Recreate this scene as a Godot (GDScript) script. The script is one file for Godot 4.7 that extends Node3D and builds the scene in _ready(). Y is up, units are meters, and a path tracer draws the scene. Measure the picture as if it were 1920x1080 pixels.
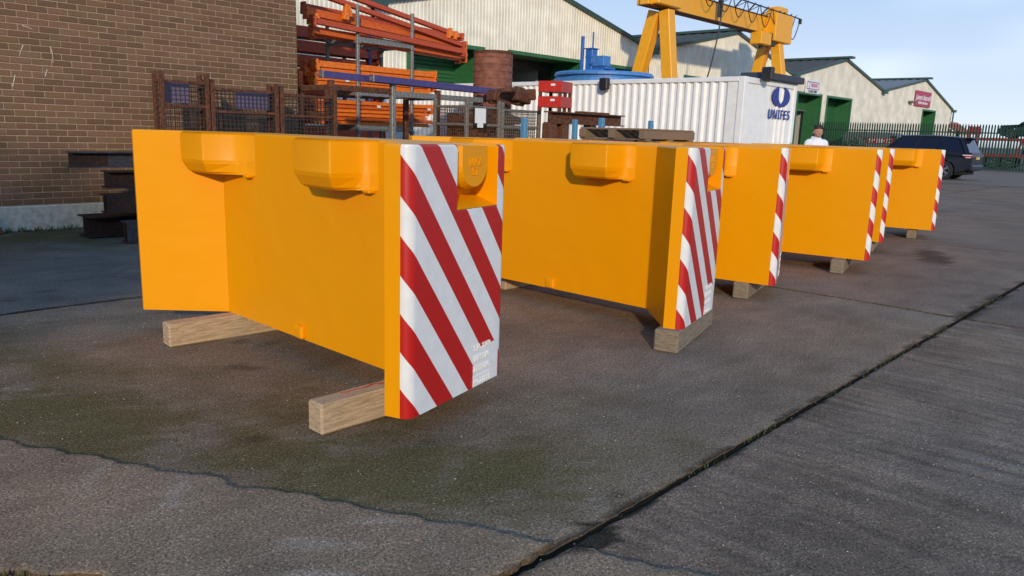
extends Node3D
# ---------------------------------------------------------------- camera numbers
const HC := 1.4
const CR := Vector3(0.6856, 0.0319, 0.7273)
const CU := Vector3(0.1240, 0.9792, -0.1600)
const CF := Vector3(0.7166, -0.2001, -0.6682)
const FPX := 1440.0
var taken := {}
var M := {}
var rng := RandomNumberGenerator.new()
var nz := FastNoiseLite.new()
var nf := FastNoiseLite.new()

# ---------------------------------------------------------------- pixel directions onto real planes
func ray(px, py) -> Vector3:
	return CF + CR * ((px - 960.0) / FPX) - CU * ((py - 540.0) / FPX)
func pz(px, py, z) -> Vector3:
	var d = ray(px, py); return Vector3(0, HC, 0) + d * (z / d.z)
func pxx(px, py, x) -> Vector3:
	var d = ray(px, py); return Vector3(0, HC, 0) + d * (x / d.x)
func pg(px, py, y = 0.0) -> Vector3:
	var d = ray(px, py); return Vector3(0, HC, 0) + d * ((y - HC) / d.y)

# ---------------------------------------------------------------- mesh builder
class MB:
	var v := PackedVector3Array()
	var n := PackedVector3Array()
	var c := PackedColorArray()
	var uv := PackedVector2Array()
	var col := Color(1, 1, 1)
	func tri(a: Vector3, b: Vector3, d: Vector3):
		var nn = (d - a).cross(b - a)
		if nn.length_squared() < 1e-14: return
		nn = nn.normalized()
		v.append(a); v.append(b); v.append(d)
		for i in 3:
			n.append(nn); c.append(col); uv.append(Vector2.ZERO)
	func quad(a, b, d, e):
		tri(a, b, d); tri(a, d, e)
	func trin(a, b, d, na, nb, nd):
		v.append(a); v.append(b); v.append(d); n.append(na); n.append(nb); n.append(nd)
		for i in 3:
			c.append(col); uv.append(Vector2.ZERO)
	func quadn(a, b, d, e, na, nb, nd, ne):
		trin(a, b, d, na, nb, nd); trin(a, d, e, na, nd, ne)
	func box(xf: Transform3D, s: Vector3):
		cbox(xf, s, 0.0)
	func cbox(xf: Transform3D, s: Vector3, bv: float):
		var h = s * 0.5
		bv = min(bv, min(h.x, min(h.y, h.z)) * 0.9)
		var ax = [Vector3(1, 0, 0), Vector3(0, 1, 0), Vector3(0, 0, 1)]
		for k in 3:
			var u = (k + 1) % 3; var w = (k + 2) % 3
			for sg in [-1.0, 1.0]:
				var p = []
				for q in [[-1, -1], [1, -1], [1, 1], [-1, 1]]:
					var o = Vector3.ZERO
					o[k] = sg * h[k]; o[u] = q[0] * (h[u] - bv); o[w] = q[1] * (h[w] - bv)
					p.append(xf * o)
				if sg > 0: quad(p[3], p[2], p[1], p[0])
				else: quad(p[0], p[1], p[2], p[3])
		if bv <= 0.0: return
		for k in 3:
			var u = (k + 1) % 3; var w = (k + 2) % 3
			for a in [-1.0, 1.0]:
				for b in [-1.0, 1.0]:
					var p = []
					for e in [-1.0, 1.0]:
						var o = Vector3.ZERO
						o[k] = e * (h[k] - bv); o[u] = a * h[u]; o[w] = b * (h[w] - bv)
						p.append(xf * o)
						o[u] = a * (h[u] - bv); o[w] = b * h[w]
						p.append(xf * o)
					if a * b > 0: quad(p[0], p[2], p[3], p[1])
					else: quad(p[1], p[3], p[2], p[0])
		for a in [-1.0, 1.0]:
			for b in [-1.0, 1.0]:
				for d in [-1.0, 1.0]:
					var p0 = xf * Vector3(a * h.x, b * (h.y - bv), d * (h.z - bv))
					var p1 = xf * Vector3(a * (h.x - bv), b * h.y, d * (h.z - bv))
					var p2 = xf * Vector3(a * (h.x - bv), b * (h.y - bv), d * h.z)
					if a * b * d > 0: tri(p0, p2, p1)
					else: tri(p0, p1, p2)
	func bx(a: Vector3, b: Vector3, bv := 0.0):
		cbox(Transform3D(Basis(), (a + b) * 0.5), (b - a).abs(), bv)
	func beam(a: Vector3, b: Vector3, w: float, hh: float, bv := 0.0, up := Vector3.UP):
		var d = b - a
		var L = d.length()
		d = d / L
		if abs(d.dot(up)) > 0.98: up = Vector3(1, 0, 0)
		var s = d.cross(up).normalized()
		var u = s.cross(d)
		cbox(Transform3D(Basis(s, u, -d), (a + b) * 0.5), Vector3(w, hh, L), bv)
	func cyl(a: Vector3, b: Vector3, r0: float, r1: float, k := 12, caps := true):
		var d = (b - a).normalized()
		var up = Vector3.UP if abs(d.y) < 0.95 else Vector3(1, 0, 0)
		var s = d.cross(up).normalized()
		var u = s.cross(d)
		for i in k:
			var t0 = TAU * i / k; var t1 = TAU * (i + 1) / k
			var n0 = s * cos(t0) + u * sin(t0); var n1 = s * cos(t1) + u * sin(t1)
			quadn(a + n1 * r0, b + n1 * r1, b + n0 * r1, a + n0 * r0, n1, n1, n0, n0)
			if caps:
				tri(a, a + n1 * r0, a + n0 * r0)
				tri(b, b + n0 * r1, b + n1 * r1)
	func tube(pts: Array, r: float, k := 6):
		for i in pts.size() - 1: cyl(pts[i], pts[i + 1], r, r, k, false)
	# plan polygon (x,z) raised from y0 to y1 with a small chamfer on top; edges in skip get no wall
	func prism(poly: PackedVector2Array, y0: float, y1: float, bv := 0.0, skip := [], cap := true, floor_ := true):
		var k = poly.size()
		var area = 0.0
		for i in k:
			var p = poly[i]; var q = poly[(i + 1) % k]
			area += p.x * q.y - q.x * p.y
		var sg = 1.0 if area > 0 else -1.0
		var ins := PackedVector2Array()
		for i in k:
			var p = poly[i]
			var d0 = (p - poly[(i + k - 1) % k]).normalized()
			var d1 = (poly[(i + 1) % k] - p).normalized()
			var n0 = Vector2(-d0.y, d0.x) * sg; var n1 = Vector2(-d1.y, d1.x) * sg
			var m = (n0 + n1)
			m = m / max(0.35, m.length_squared()) * 2.0
			ins.append(p + m * bv)
		for i in k:
			if i in skip: continue
			var j = (i + 1) % k
			var a = Vector3(poly[i].x, y0, poly[i].y); var b = Vector3(poly[j].x, y0, poly[j].y)
			var a1 = Vector3(a.x, y1 - bv, a.z); var b1 = Vector3(b.x, y1 - bv, b.z)
			var a2 = Vector3(ins[i].x, y1, ins[i].y); var b2 = Vector3(ins[j].x, y1, ins[j].y)
			if sg > 0:
				quad(a, b, b1, a1)
				if bv > 0: quad(a1, b1, b2, a2)
			else:
				quad(b, a, a1, b1)
				if bv > 0: quad(b1, a1, a2, b2)
		var t = Geometry2D.triangulate_polygon(ins)
		var t2 = Geometry2D.triangulate_polygon(poly)
		for i in range(0, t.size(), 3):
			if cap: up_tri(ins[t[i]], ins[t[i + 1]], ins[t[i + 2]], y1, 1.0)
		for i in range(0, t2.size(), 3):
			if floor_: up_tri(poly[t2[i]], poly[t2[i + 1]], poly[t2[i + 2]], y0, -1.0)
	func up_tri(a: Vector2, b: Vector2, d: Vector2, y: float, s: float):
		var p = Vector3(a.x, y, a.y); var q = Vector3(b.x, y, b.y); var r = Vector3(d.x, y, d.y)
		if (r - p).cross(q - p).y * s > 0: tri(p, q, r)
		else: tri(p, r, q)
	# polygon in the plane of ux,uy pushed along nrm by th
	func slab(o: Vector3, ux: Vector3, uy: Vector3, poly: PackedVector2Array, th: float):
		var nn = ux.cross(uy).normalized()
		var t = Geometry2D.triangulate_polygon(poly)
		for i in range(0, t.size(), 3):
			var q = []
			for k in 3: q.append(o + ux * poly[t[i + k]].x + uy * poly[t[i + k]].y)
			tri(q[0] + nn * th, q[1] + nn * th, q[2] + nn * th)
			tri(q[0], q[2], q[1])
		for i in poly.size():
			var a = poly[i]; var b = poly[(i + 1) % poly.size()]
			var p = o + ux * a.x + uy * a.y; var q2 = o + ux * b.x + uy * b.y
			quad(p, q2, q2 + nn * th, p + nn * th)
	func mesh(mat: Material) -> ArrayMesh:
		var arr = []
		arr.resize(Mesh.ARRAY_MAX)
		arr[Mesh.ARRAY_VERTEX] = v; arr[Mesh.ARRAY_NORMAL] = n; arr[Mesh.ARRAY_COLOR] = c; arr[Mesh.ARRAY_TEX_UV] = uv
		var m := ArrayMesh.new()
		m.add_surface_from_arrays(Mesh.PRIMITIVE_TRIANGLES, arr)
		m.surface_set_material(0, mat)
		return m

# ---------------------------------------------------------------- node helpers
func numbered(called: String, parent: Node) -> String:
	var key = str(parent.get_instance_id()) + called
	var k = taken.get(key, 0)
	taken[key] = k + 1
	return called if k == 0 else "%s_%03d" % [called, k]
func hang(m: Mesh, called: String, parent: Node = self, xf := Transform3D()) -> MeshInstance3D:
	var o := MeshInstance3D.new()
	o.name = numbered(called, parent)
	o.mesh = m
	o.transform = xf
	parent.add_child(o, true)
	return o
func obj(mb: MB, called: String, mat: Material, parent: Node = self) -> MeshInstance3D:
	return hang(mb.mesh(mat), called, parent)
func thing(called: String, label: String, category: String, at := Vector3.ZERO, turn := 0.0, group := "") -> Node3D:
	var o := Node3D.new()
	o.name = numbered(called, self)
	add_child(o, true)
	o.position = at
	o.rotation.y = turn
	tag(o, label, category, group)
	return o
func tag(o: Node, label: String, category: String, group := ""):
	o.set_meta("label", label)
	o.set_meta("category", category)
	if group != "": o.set_meta("group", group)
func struct(mb: MB, called: String, mat: Material, label: String) -> MeshInstance3D:
	var o = obj(mb, called, mat)
	o.set_meta("kind", "structure")
	o.set_meta("label", label)
	return o
func T(p: Vector3) -> Transform3D: return Transform3D(Basis(), p)

# ---------------------------------------------------------------- materials
func lin(r, g, b) -> Color: return Color(r, g, b).linear_to_srgb()
func noise_img(size: int, freq: float, octs: int, sd: int, lo: Color, hi: Color, power := 1.0, kind := FastNoiseLite.TYPE_SIMPLEX_SMOOTH) -> ImageTexture:
	var f := FastNoiseLite.new()
	f.noise_type = kind
	f.frequency = freq
	f.fractal_octaves = octs
	f.seed = sd
	var g = f.get_seamless_image(size, size)
	g.convert(Image.FORMAT_L8)
	var src = g.get_data()
	var lut = []
	for i in 256:
		var t = pow(i / 255.0, power)
		lut.append(lo.lerp(hi, t))
	var out := PackedByteArray()
	out.resize(size * size * 3)
	for i in size * size:
		var cc: Color = lut[src[i]]
		out[i * 3] = int(cc.r * 255); out[i * 3 + 1] = int(cc.g * 255); out[i * 3 + 2] = int(cc.b * 255)
	return ImageTexture.create_from_image(Image.create_from_data(size, size, false, Image.FORMAT_RGB8, out))
func normal_img(size: int, freq: float, octs: int, sd: int, bump: float) -> ImageTexture:
	var f := FastNoiseLite.new()
	f.frequency = freq
	f.fractal_octaves = octs
	f.seed = sd
	var g = f.get_seamless_image(size, size)
	g.convert(Image.FORMAT_RGBA8)
	g.bump_map_to_normal_map(bump)
	return ImageTexture.create_from_image(g)
func mat(col: Color, rough: float, metal := 0.0, tex: Texture2D = null, scale := 1.0, nrm: Texture2D = null, nscale := 1.0, world := true) -> StandardMaterial3D:
	var m := StandardMaterial3D.new()
	m.albedo_color = col
	m.roughness = rough
	m.metallic = metal
	if tex or nrm:
		m.uv1_triplanar = true
		m.uv1_world_triplanar = world
		m.uv1_scale = Vector3.ONE * scale
	if tex: m.albedo_texture = tex
	if nrm:
		m.normal_enabled = true
		m.normal_texture = nrm
		m.normal_scale = nscale
	m.vertex_color_use_as_albedo = true
	return m

func aggregate_texture() -> ImageTexture:
	var size := 1024
	var f := FastNoiseLite.new()
	f.noise_type = FastNoiseLite.TYPE_CELLULAR
	f.cellular_return_type = FastNoiseLite.RETURN_CELL_VALUE
	f.frequency = 0.11
	f.fractal_type = FastNoiseLite.FRACTAL_NONE
	f.seed = 4
	var g1 = f.get_seamless_image(size, size); g1.convert(Image.FORMAT_L8)
	var f2 := FastNoiseLite.new()
	f2.frequency = 0.03; f2.fractal_octaves = 5; f2.fractal_gain = 0.65; f2.seed = 9
	var g2 = f2.get_seamless_image(size, size); g2.convert(Image.FORMAT_L8)
	var a = g1.get_data(); var b = g2.get_data()
	var out := PackedByteArray()
	out.resize(size * size * 3)
	for i in size * size:
		var cell = a[i] / 255.0
		var t = 0.66 + 0.40 * (b[i] / 255.0 - 0.5)
		if cell > 0.975: t += 0.30
		elif cell > 0.85: t += 0.07
		elif cell < 0.12: t -= 0.15
		elif cell < 0.3: t -= 0.06
		t = clampf(t, 0.1, 1.0)
		out[i * 3] = int(t * 255); out[i * 3 + 1] = int(t * 252); out[i * 3 + 2] = int(t * 246)
	return ImageTexture.create_from_image(Image.create_from_data(size, size, false, Image.FORMAT_RGB8, out))

func wood_texture() -> ImageTexture:
	var w := 512; var h := 256
	var im := Image.create(w, h, false, Image.FORMAT_RGB8)
	var f := FastNoiseLite.new(); f.frequency = 0.012; f.seed = 3
	for y in h:
		for x in w:
			var t = f.get_noise_2d(x * 0.35, y * 3.0) * 0.5 + 0.5
			var ring = 0.5 + 0.5 * sin((y * 0.22 + f.get_noise_2d(x * 0.4, y * 0.8) * 9.0) * 1.6)
			var k = clampf(0.74 + 0.28 * (t - 0.5) + 0.07 * (ring - 0.5), 0, 1)
			im.set_pixel(x, y, Color(k, k * 0.95, k * 0.87))
	return ImageTexture.create_from_image(im)

func build_materials():
	var grain = noise_img(512, 0.05, 5, 1, Color(0.72, 0.72, 0.72), Color(1, 1, 1))
	var blot = noise_img(512, 0.012, 5, 2, Color(0.62, 0.60, 0.58), Color(1, 1, 1))
	var rustt = noise_img(512, 0.02, 6, 5, lin(0.045, 0.022, 0.014), lin(0.26, 0.09, 0.035))
	var peel = normal_img(512, 0.008, 5, 8, 6.0)
	var rough_n = normal_img(512, 0.09, 4, 12, 5.0)
	var paint_t = noise_img(512, 0.01, 4, 15, Color(0.955, 0.95, 0.94), Color(1, 1, 1))
	var worn = noise_img(512, 0.012, 5, 2, Color(0.84, 0.83, 0.82), Color(1, 1, 1))
	M.grain = grain; M.blot = blot; M.peel = peel
	M.agg = aggregate_texture()
	M.ground = mat(Color(1, 1, 1), 0.86, 0, M.agg, 2.0, rough_n, 0.2)
	M.ground.metallic_specular = 0.2
	M.joint = mat(lin(0.028, 0.024, 0.016), 0.95, 0, grain, 6.0, rough_n, 1.0)
	M.joint.metallic_specular = 0.1
	M.yellow = mat(lin(0.82, 0.318, 0.0), 0.42, 0, null, 0.7, peel, 0.2)
	M.yellow.roughness_texture = worn
	M.yellow.metallic_specular = 0.35
	M.crane = mat(lin(0.88, 0.40, 0.01), 0.45, 0, paint_t, 0.5)
	M.white = mat(lin(0.78, 0.78, 0.76), 0.3, 0, null, 1, peel, 0.1)
	M.timber = mat(lin(0.84, 0.68, 0.50), 0.85, 0, wood_texture(), 1.8, rough_n, 0.5, false)
	M.timber.uv1_scale = Vector3(2.2, 5.0, 5.0)
	M.oldtimber = mat(lin(0.42, 0.375, 0.31), 0.9, 0, M.timber.albedo_texture, 1.8, rough_n, 0.6, false)
	M.oldtimber.uv1_scale = Vector3(2.2, 5.0, 5.0)
	M.redpaint = mat(lin(0.5, 0.02, 0.015), 0.6)
	M.rust = mat(Color(1, 1, 1), 0.85, 0.1, rustt, 2.2, rough_n, 0.6)
	M.rust2 = mat(lin(0.85, 0.80, 0.80), 0.8, 0.1, rustt, 1.4, rough_n, 0.6)
	M.drum = mat(lin(0.36, 0.135, 0.085), 0.8, 0.0, blot, 0.9, rough_n, 0.4)
	M.rust3 = mat(lin(0.17, 0.165, 0.18), 0.8, 0.1, rustt, 1.4, rough_n, 0.6)  # dark grey rust, with the shade by the wall in its tint
	M.steel_dark = mat(lin(0.055, 0.06, 0.072), 0.6, 0.2, blot, 2.0)
	M.orange = mat(lin(0.92, 0.22, 0.015), 0.5, 0, worn, 1.3)
	M.orange2 = mat(lin(0.75, 0.14, 0.015), 0.55, 0, worn, 1.7)
	M.orange3 = mat(lin(0.56, 0.085, 0.025), 0.6, 0, worn, 2.1)
	M.purple = mat(lin(0.075, 0.062, 0.22), 0.5, 0, worn, 1.5)
	M.galv = mat(lin(0.42, 0.43, 0.42), 0.55, 0.45, blot, 3.0)
	M.bluepost = mat(lin(0.10, 0.30, 0.50), 0.6, 0, worn, 4.0)
	M.bluegear = mat(lin(0.03, 0.16, 0.50), 0.4, 0, worn, 1.0)
	M.bluedisc = mat(lin(0.07, 0.24, 0.55), 0.45, 0, worn, 1.0)
	M.redbox = mat(lin(0.62, 0.025, 0.012), 0.45, 0, worn, 1.6)
	M.contain = mat(lin(0.88, 0.88, 0.87), 0.5, 0, paint_t, 0.7)
	M.black = mat(lin(0.015, 0.016, 0.02), 0.5)
	M.slate = mat(lin(0.035, 0.04, 0.055), 0.6)
	M.clad = mat(lin(0.94, 0.90, 0.755), 0.6, 0, worn, 0.15)
	M.clad2 = mat(lin(0.93, 0.88, 0.72), 0.7, 0, worn, 0.12)
	M.green = mat(lin(0.035, 0.17, 0.06), 0.5, 0, worn, 0.6)
	M.trim = mat(lin(0.035, 0.075, 0.06), 0.5)
	M.fence = mat(lin(0.012, 0.045, 0.026), 0.5)
	M.roof = mat(lin(0.14, 0.125, 0.105), 0.9, 0, noise_img(512, 0.03, 5, 31, Color(0.45, 0.42, 0.36), Color(1, 1, 1)), 0.35, rough_n, 0.6)
	M.roof2 = mat(lin(0.24, 0.24, 0.24), 0.8, 0, grain, 0.5)
	M.mortar = mat(lin(0.58, 0.43, 0.285), 0.95, 0, grain, 5.0, rough_n, 0.6)
	M.plinth = mat(lin(0.62, 0.58, 0.50), 0.9, 0, noise_img(512, 0.02, 6, 41, Color(0.74, 0.72, 0.66), Color(1, 1, 1), 0.6), 1.0, rough_n, 0.6)
	M.wire = mat(lin(0.05, 0.035, 0.03), 0.8)
	M.wire2 = mat(lin(0.30, 0.27, 0.23), 0.7, 0.2, blot, 3)
	M.paper = mat(lin(0.75, 0.74, 0.72), 0.8)
	M.mauve = mat(lin(0.15, 0.12, 0.20), 0.6)
	M.pallet = mat(lin(0.30, 0.20, 0.125), 0.9, 0, grain, 4)
	M.tarp = mat(lin(0.018, 0.02, 0.05), 0.5)
	M.tyre = mat(lin(0.014, 0.014, 0.015), 0.8)
	M.rim = mat(lin(0.45, 0.46, 0.48), 0.3, 0.8)
	M.carpaint = mat(lin(0.016, 0.018, 0.026), 0.35, 0.0)
	M.carpaint.metallic_specular = 0.35
	M.glass = mat(lin(0.008, 0.012, 0.03), 0.08)
	M.glass.metallic_specular = 0.3
	M.tail = mat(lin(0.35, 0.01, 0.012), 0.2)
	M.lampclear = mat(lin(0.7, 0.68, 0.66), 0.15)
	M.vangrey = mat(lin(0.16, 0.18, 0.20), 0.35)
	M.truckred = mat(lin(0.32, 0.025, 0.03), 0.5)
	M.cargreen = mat(lin(0.012, 0.028, 0.026), 0.3, 0.2)
	M.carblue = mat(lin(0.03, 0.08, 0.20), 0.3, 0.2)
	M.dark = mat(lin(0.01, 0.01, 0.01), 0.9)
	M.concrete = mat(lin(0.30, 0.29, 0.27), 0.9, 0, blot, 2)
	M.signwhite = mat(lin(0.75, 0.73, 0.76), 0.5)
	M.signred = mat(lin(0.42, 0.03, 0.075), 0.5)
	M.navy = mat(lin(0.02, 0.035, 0.24), 0.5)
	M.housebrick = mat(lin(0.35, 0.10, 0.05), 0.9)

func text(s: String, px_height: float, depth: float, mt: Material, bold := true) -> TextMesh:
	var t := TextMesh.new()
	var f := SystemFont.new()
	f.font_names = PackedStringArray(["Droid Sans"])
	f.font_weight = 700 if bold else 400
	t.font = f
	t.text = s
	t.font_size = 64
	t.pixel_size = px_height / 46.0
	t.depth = depth
	t.material = mt
	return t

# ================================================================ ready
func _ready():
	rng.seed = 11
	nz.seed = 5; nz.frequency = 1.0; nz.fractal_octaves = 4
	nf.seed = 17; nf.frequency = 1.0; nf.fractal_octaves = 2
	var cam := Camera3D.new()
	cam.name = "camera"
	cam.fov = 41.112
	cam.near = 0.1
	cam.far = 3000
	cam.transform = Transform3D(Basis(CR, CU, -CF).orthonormalized(), Vector3(0, HC, 0))
	add_child(cam)
	cam.current = true
	var env := Environment.new()
	env.background_mode = Environment.BG_SKY
	var sm := ProceduralSkyMaterial.new()
	sm.sky_top_color = Color(0.45, 0.67, 0.92)
	sm.sky_horizon_color = Color(0.91, 0.95, 0.98)
	sm.sky_curve = 0.14
	sm.ground_bottom_color = Color(0.30, 0.29, 0.28)
	sm.ground_horizon_color = Color(0.62, 0.66, 0.70)
	sm.sun_angle_max = 12.0
	sm.sun_curve = 0.08
	var cover := sky_cover()
	sm.sky_cover = cover
	sm.sky_cover_modulate = Color(1, 1, 1, 0.55)
	var sky := Sky.new()
	sky.sky_material = sm
	env.sky = sky
	env.background_energy_multiplier = 1.08
	env.tonemap_mode = Environment.TONE_MAPPER_LINEAR
	env.tonemap_exposure = 1.0
	env.ssao_enabled = true
	env.ssil_enabled = true
	env.sdfgi_enabled = true
	var we := WorldEnvironment.new()
	we.name = "world_environment"
	we.environment = env
	add_child(we)
	var sun := DirectionalLight3D.new()
	sun.name = "sun"
	var to_sun = Vector3(-0.676, 0.292, 0.676).normalized()
	sun.transform = Transform3D(Basis.looking_at(-to_sun, Vector3.UP), Vector3.ZERO)
	sun.light_energy = 0.93
	sun.light_color = Color(1.0, 0.925, 0.81)
	sun.light_angular_distance = 2.0
	sun.shadow_enabled = true
	add_child(sun)

	build_materials()
	print("materials"); ground(); print("ground")
	added_shade_trees()
	brick_building(); print("bricks")
	gables()
	weights(); print("weights")
	gantry()
	container()
	fence()
	left_steel()
	racks(); print("racks")
	yard_clutter()
	suv_and_vehicles()
	person()
	print("done")

func sky_cover() -> ImageTexture:
	var f := FastNoiseLite.new()
	f.seed = 21; f.frequency = 1.0; f.fractal_octaves = 5
	var w := 512; var h := 256
	var im := Image.create(w, h, false, Image.FORMAT_RGBA8)
	for y in h:
		var el = (0.5 - (y + 0.5) / h) * PI
		for x in w:
			var az = (x + 0.5) / w * TAU
			if el < 0.0:
				im.set_pixel(x, y, Color(0, 0, 0, 0)); continue
			var d = Vector3(cos(az) * cos(el), sin(el) * 5.0, sin(az) * cos(el))
			var t = f.get_noise_3dv(d * 1.6)
			var a = smoothstep(0.05, 0.55, t) * 0.5
			im.set_pixel(x, y, Color(0.9, 0.88, 0.92, a))
	return ImageTexture.create_from_image(im)

# ================================================================ ground
func edge_x(z: float) -> float:      # the diagonal cut in the concrete
	return 1.93 + 0.49 * (z + 1.51) + 0.03 * nz.get_noise_2d(z * 1.7, 3.3) + 0.034 * nf.get_noise_2d(z * 6.0, 8.8) + 0.012 * nf.get_noise_2d(z * 22.0, 1.8)
func ground_col(x: float, z: float, base: Color, moss: float) -> Color:
	var a = nz.get_noise_2d(x * 0.5, z * 0.5)
	var b = nz.get_noise_2d(x * 2.3 + 40, z * 2.3)
	var s = nz.get_noise_2d(x * 1.1 + 7, z * 6.0 + 3)
	var k = 1.0 + 0.28 * a + 0.2 * b + 0.16 * s
	var c = Color(base.r * k, base.g * k, base.b * k)
	var warm = nz.get_noise_2d(x * 0.35 + 90, z * 0.35)
	c = Color(c.r * (1 + 0.12 * warm), c.g, c.b * (1 - 0.12 * warm))
	if moss > 0:
		var m = clampf((nz.get_noise_2d(x * 1.3 + 20, z * 1.3) * 0.9 + nf.get_noise_2d(x * 9, z * 9) * 0.4 + 0.62) * moss, 0, 0.72)
		c = c.lerp(Color(0.215, 0.18, 0.045), m)
	var scuff = nz.get_noise_2d(x * 3.0 + z * 2.5 + 55, z * 1.2 - x * 0.4)
	if scuff > 0.42:
		c = c.lerp(Color(0.72, 0.60, 0.50), clampf((scuff - 0.42) * 3.0, 0, 0.5) * (0.5 + 0.5 * nf.get_noise_2d(x * 30, z * 30)))
	var dj = abs(z + 1.5) - 0.008 - 0.055 * (nz.get_noise_2d(x * 2.1, 5.0) + 0.15) - 0.014 * nf.get_noise_2d(x * 17, z * 17)
	dj = min(dj, Vector2((x - 2.02) * 0.6, z + 1.47).length() - 0.075 - 0.06 * nf.get_noise_2d(x * 12, z * 12))
	if dj < 0.012 and x < 14.0: c = c.lerp(Color(0.055, 0.05, 0.035), clampf((0.012 - dj) / 0.014, 0, 0.9))
	var wet = 1.0 - pow((x - 10.8) / 0.85, 2) - pow((z + 2.7 + (x - 10.8) * 0.35) / 0.22, 2) + 0.8 * nf.get_noise_2d(x * 4, z * 4)
	if wet > 0: c = c.lerp(Color(c.r * 0.42, c.g * 0.38, c.b * 0.36), clampf(wet * 3.0, 0, 0.9))
	var oil = nz.get_noise_2d(x * 0.9 - 31, z * 1.5 + 12)
	if oil > 0.46 and x < 2.6: c = c.lerp(Color(c.r * 0.45, c.g * 0.43, c.b * 0.42), clampf((oil - 0.46) * 6, 0, 0.7))
	return c
func slab_piece(parent, called: String, xl: Callable, xr: Callable, z0: float, z1: float, step: float, base: Color, moss: Callable, lift := 0.0, rag := 0.02, extra = null):
	var nzc = max(2, int((z1 - z0) / step))
	var w = xr.call((z0 + z1) / 2) - xl.call((z0 + z1) / 2)
	var nxc = max(2, int(w / step))
	var mb := MB.new()
	var P = []; var C = []
	for j in nzc + 1:
		var row = []; var crow = []
		for i in nxc + 1:
			var tz = float(j) / nzc
			var z = lerpf(z0, z1, tz)
			var a = xl.call(z); var b = xr.call(z)
			var x = lerpf(a, b, float(i) / nxc)
			if i == 0: x += rag * (0.5 + 0.5 * nf.get_noise_2d(z * 14, a)) * 1.2
			if i == nxc: x -= rag * (0.5 + 0.5 * nf.get_noise_2d(z * 14, b)) * 1.2
			if j == 0: z += rag * (0.5 + 0.5 * nf.get_noise_2d(x * 14, z0)) * 1.2
			if j == nzc: z -= rag * (0.5 + 0.5 * nf.get_noise_2d(x * 14, z1)) * 1.2
			var y = lift + 0.006 * nz.get_noise_2d(x * 0.7, z * 0.7)
			if step < 0.1: y += 0.0022 * nf.get_noise_2d(x * 11, z * 11)
			if step == 0.021: y += 0.0032 * nf.get_noise_2d(x * 15.0 + 0.8 * nz.get_noise_2d(x, z), z * 1.1)
			if i == 0 or j == 0 or i == nxc or j == nzc: y -= 0.006
			var c = ground_col(x, z, base, moss.call(x, z))
			if extra != null: c = extra.call(x, z, c)
			row.append(Vector3(x, y, z)); crow.append(c)
		P.append(row); C.append(crow)
	# smooth normals
	var N = []
	for j in nzc + 1:
		var row = []
		for i in nxc + 1:
			var dx = P[j][min(i + 1, nxc)] - P[j][max(i - 1, 0)]
			var dz = P[min(j + 1, nzc)][i] - P[max(j - 1, 0)][i]
			row.append(dz.cross(dx).normalized())
		N.append(row)
	for j in nzc:
		for i in nxc:
			var q = [[j, i], [j, i + 1], [j + 1, i + 1], [j + 1, i]]
			for k in [0, 1, 2, 0, 2, 3]:
				var e = q[k]
				mb.v.append(P[e[0]][e[1]]); mb.n.append(N[e[0]][e[1]]); mb.c.append(C[e[0]][e[1]]); mb.uv.append(Vector2.ZERO)
	var D = Vector3(0, -0.05, 0)
	mb.col = Color(base.r * 0.5, base.g * 0.5, base.b * 0.48)
	for i in nxc:
		mb.quad(P[0][i] + D, P[0][i + 1] + D, P[0][i + 1], P[0][i])
		mb.quad(P[nzc][i + 1] + D, P[nzc][i] + D, P[nzc][i], P[nzc][i + 1])
	for j in nzc:
		mb.quad(P[j + 1][0] + D, P[j][0] + D, P[j][0], P[j + 1][0])
		mb.quad(P[j][nxc] + D, P[j + 1][nxc] + D, P[j + 1][nxc], P[j][nxc])
	obj(mb, called, M.ground, parent)

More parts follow.
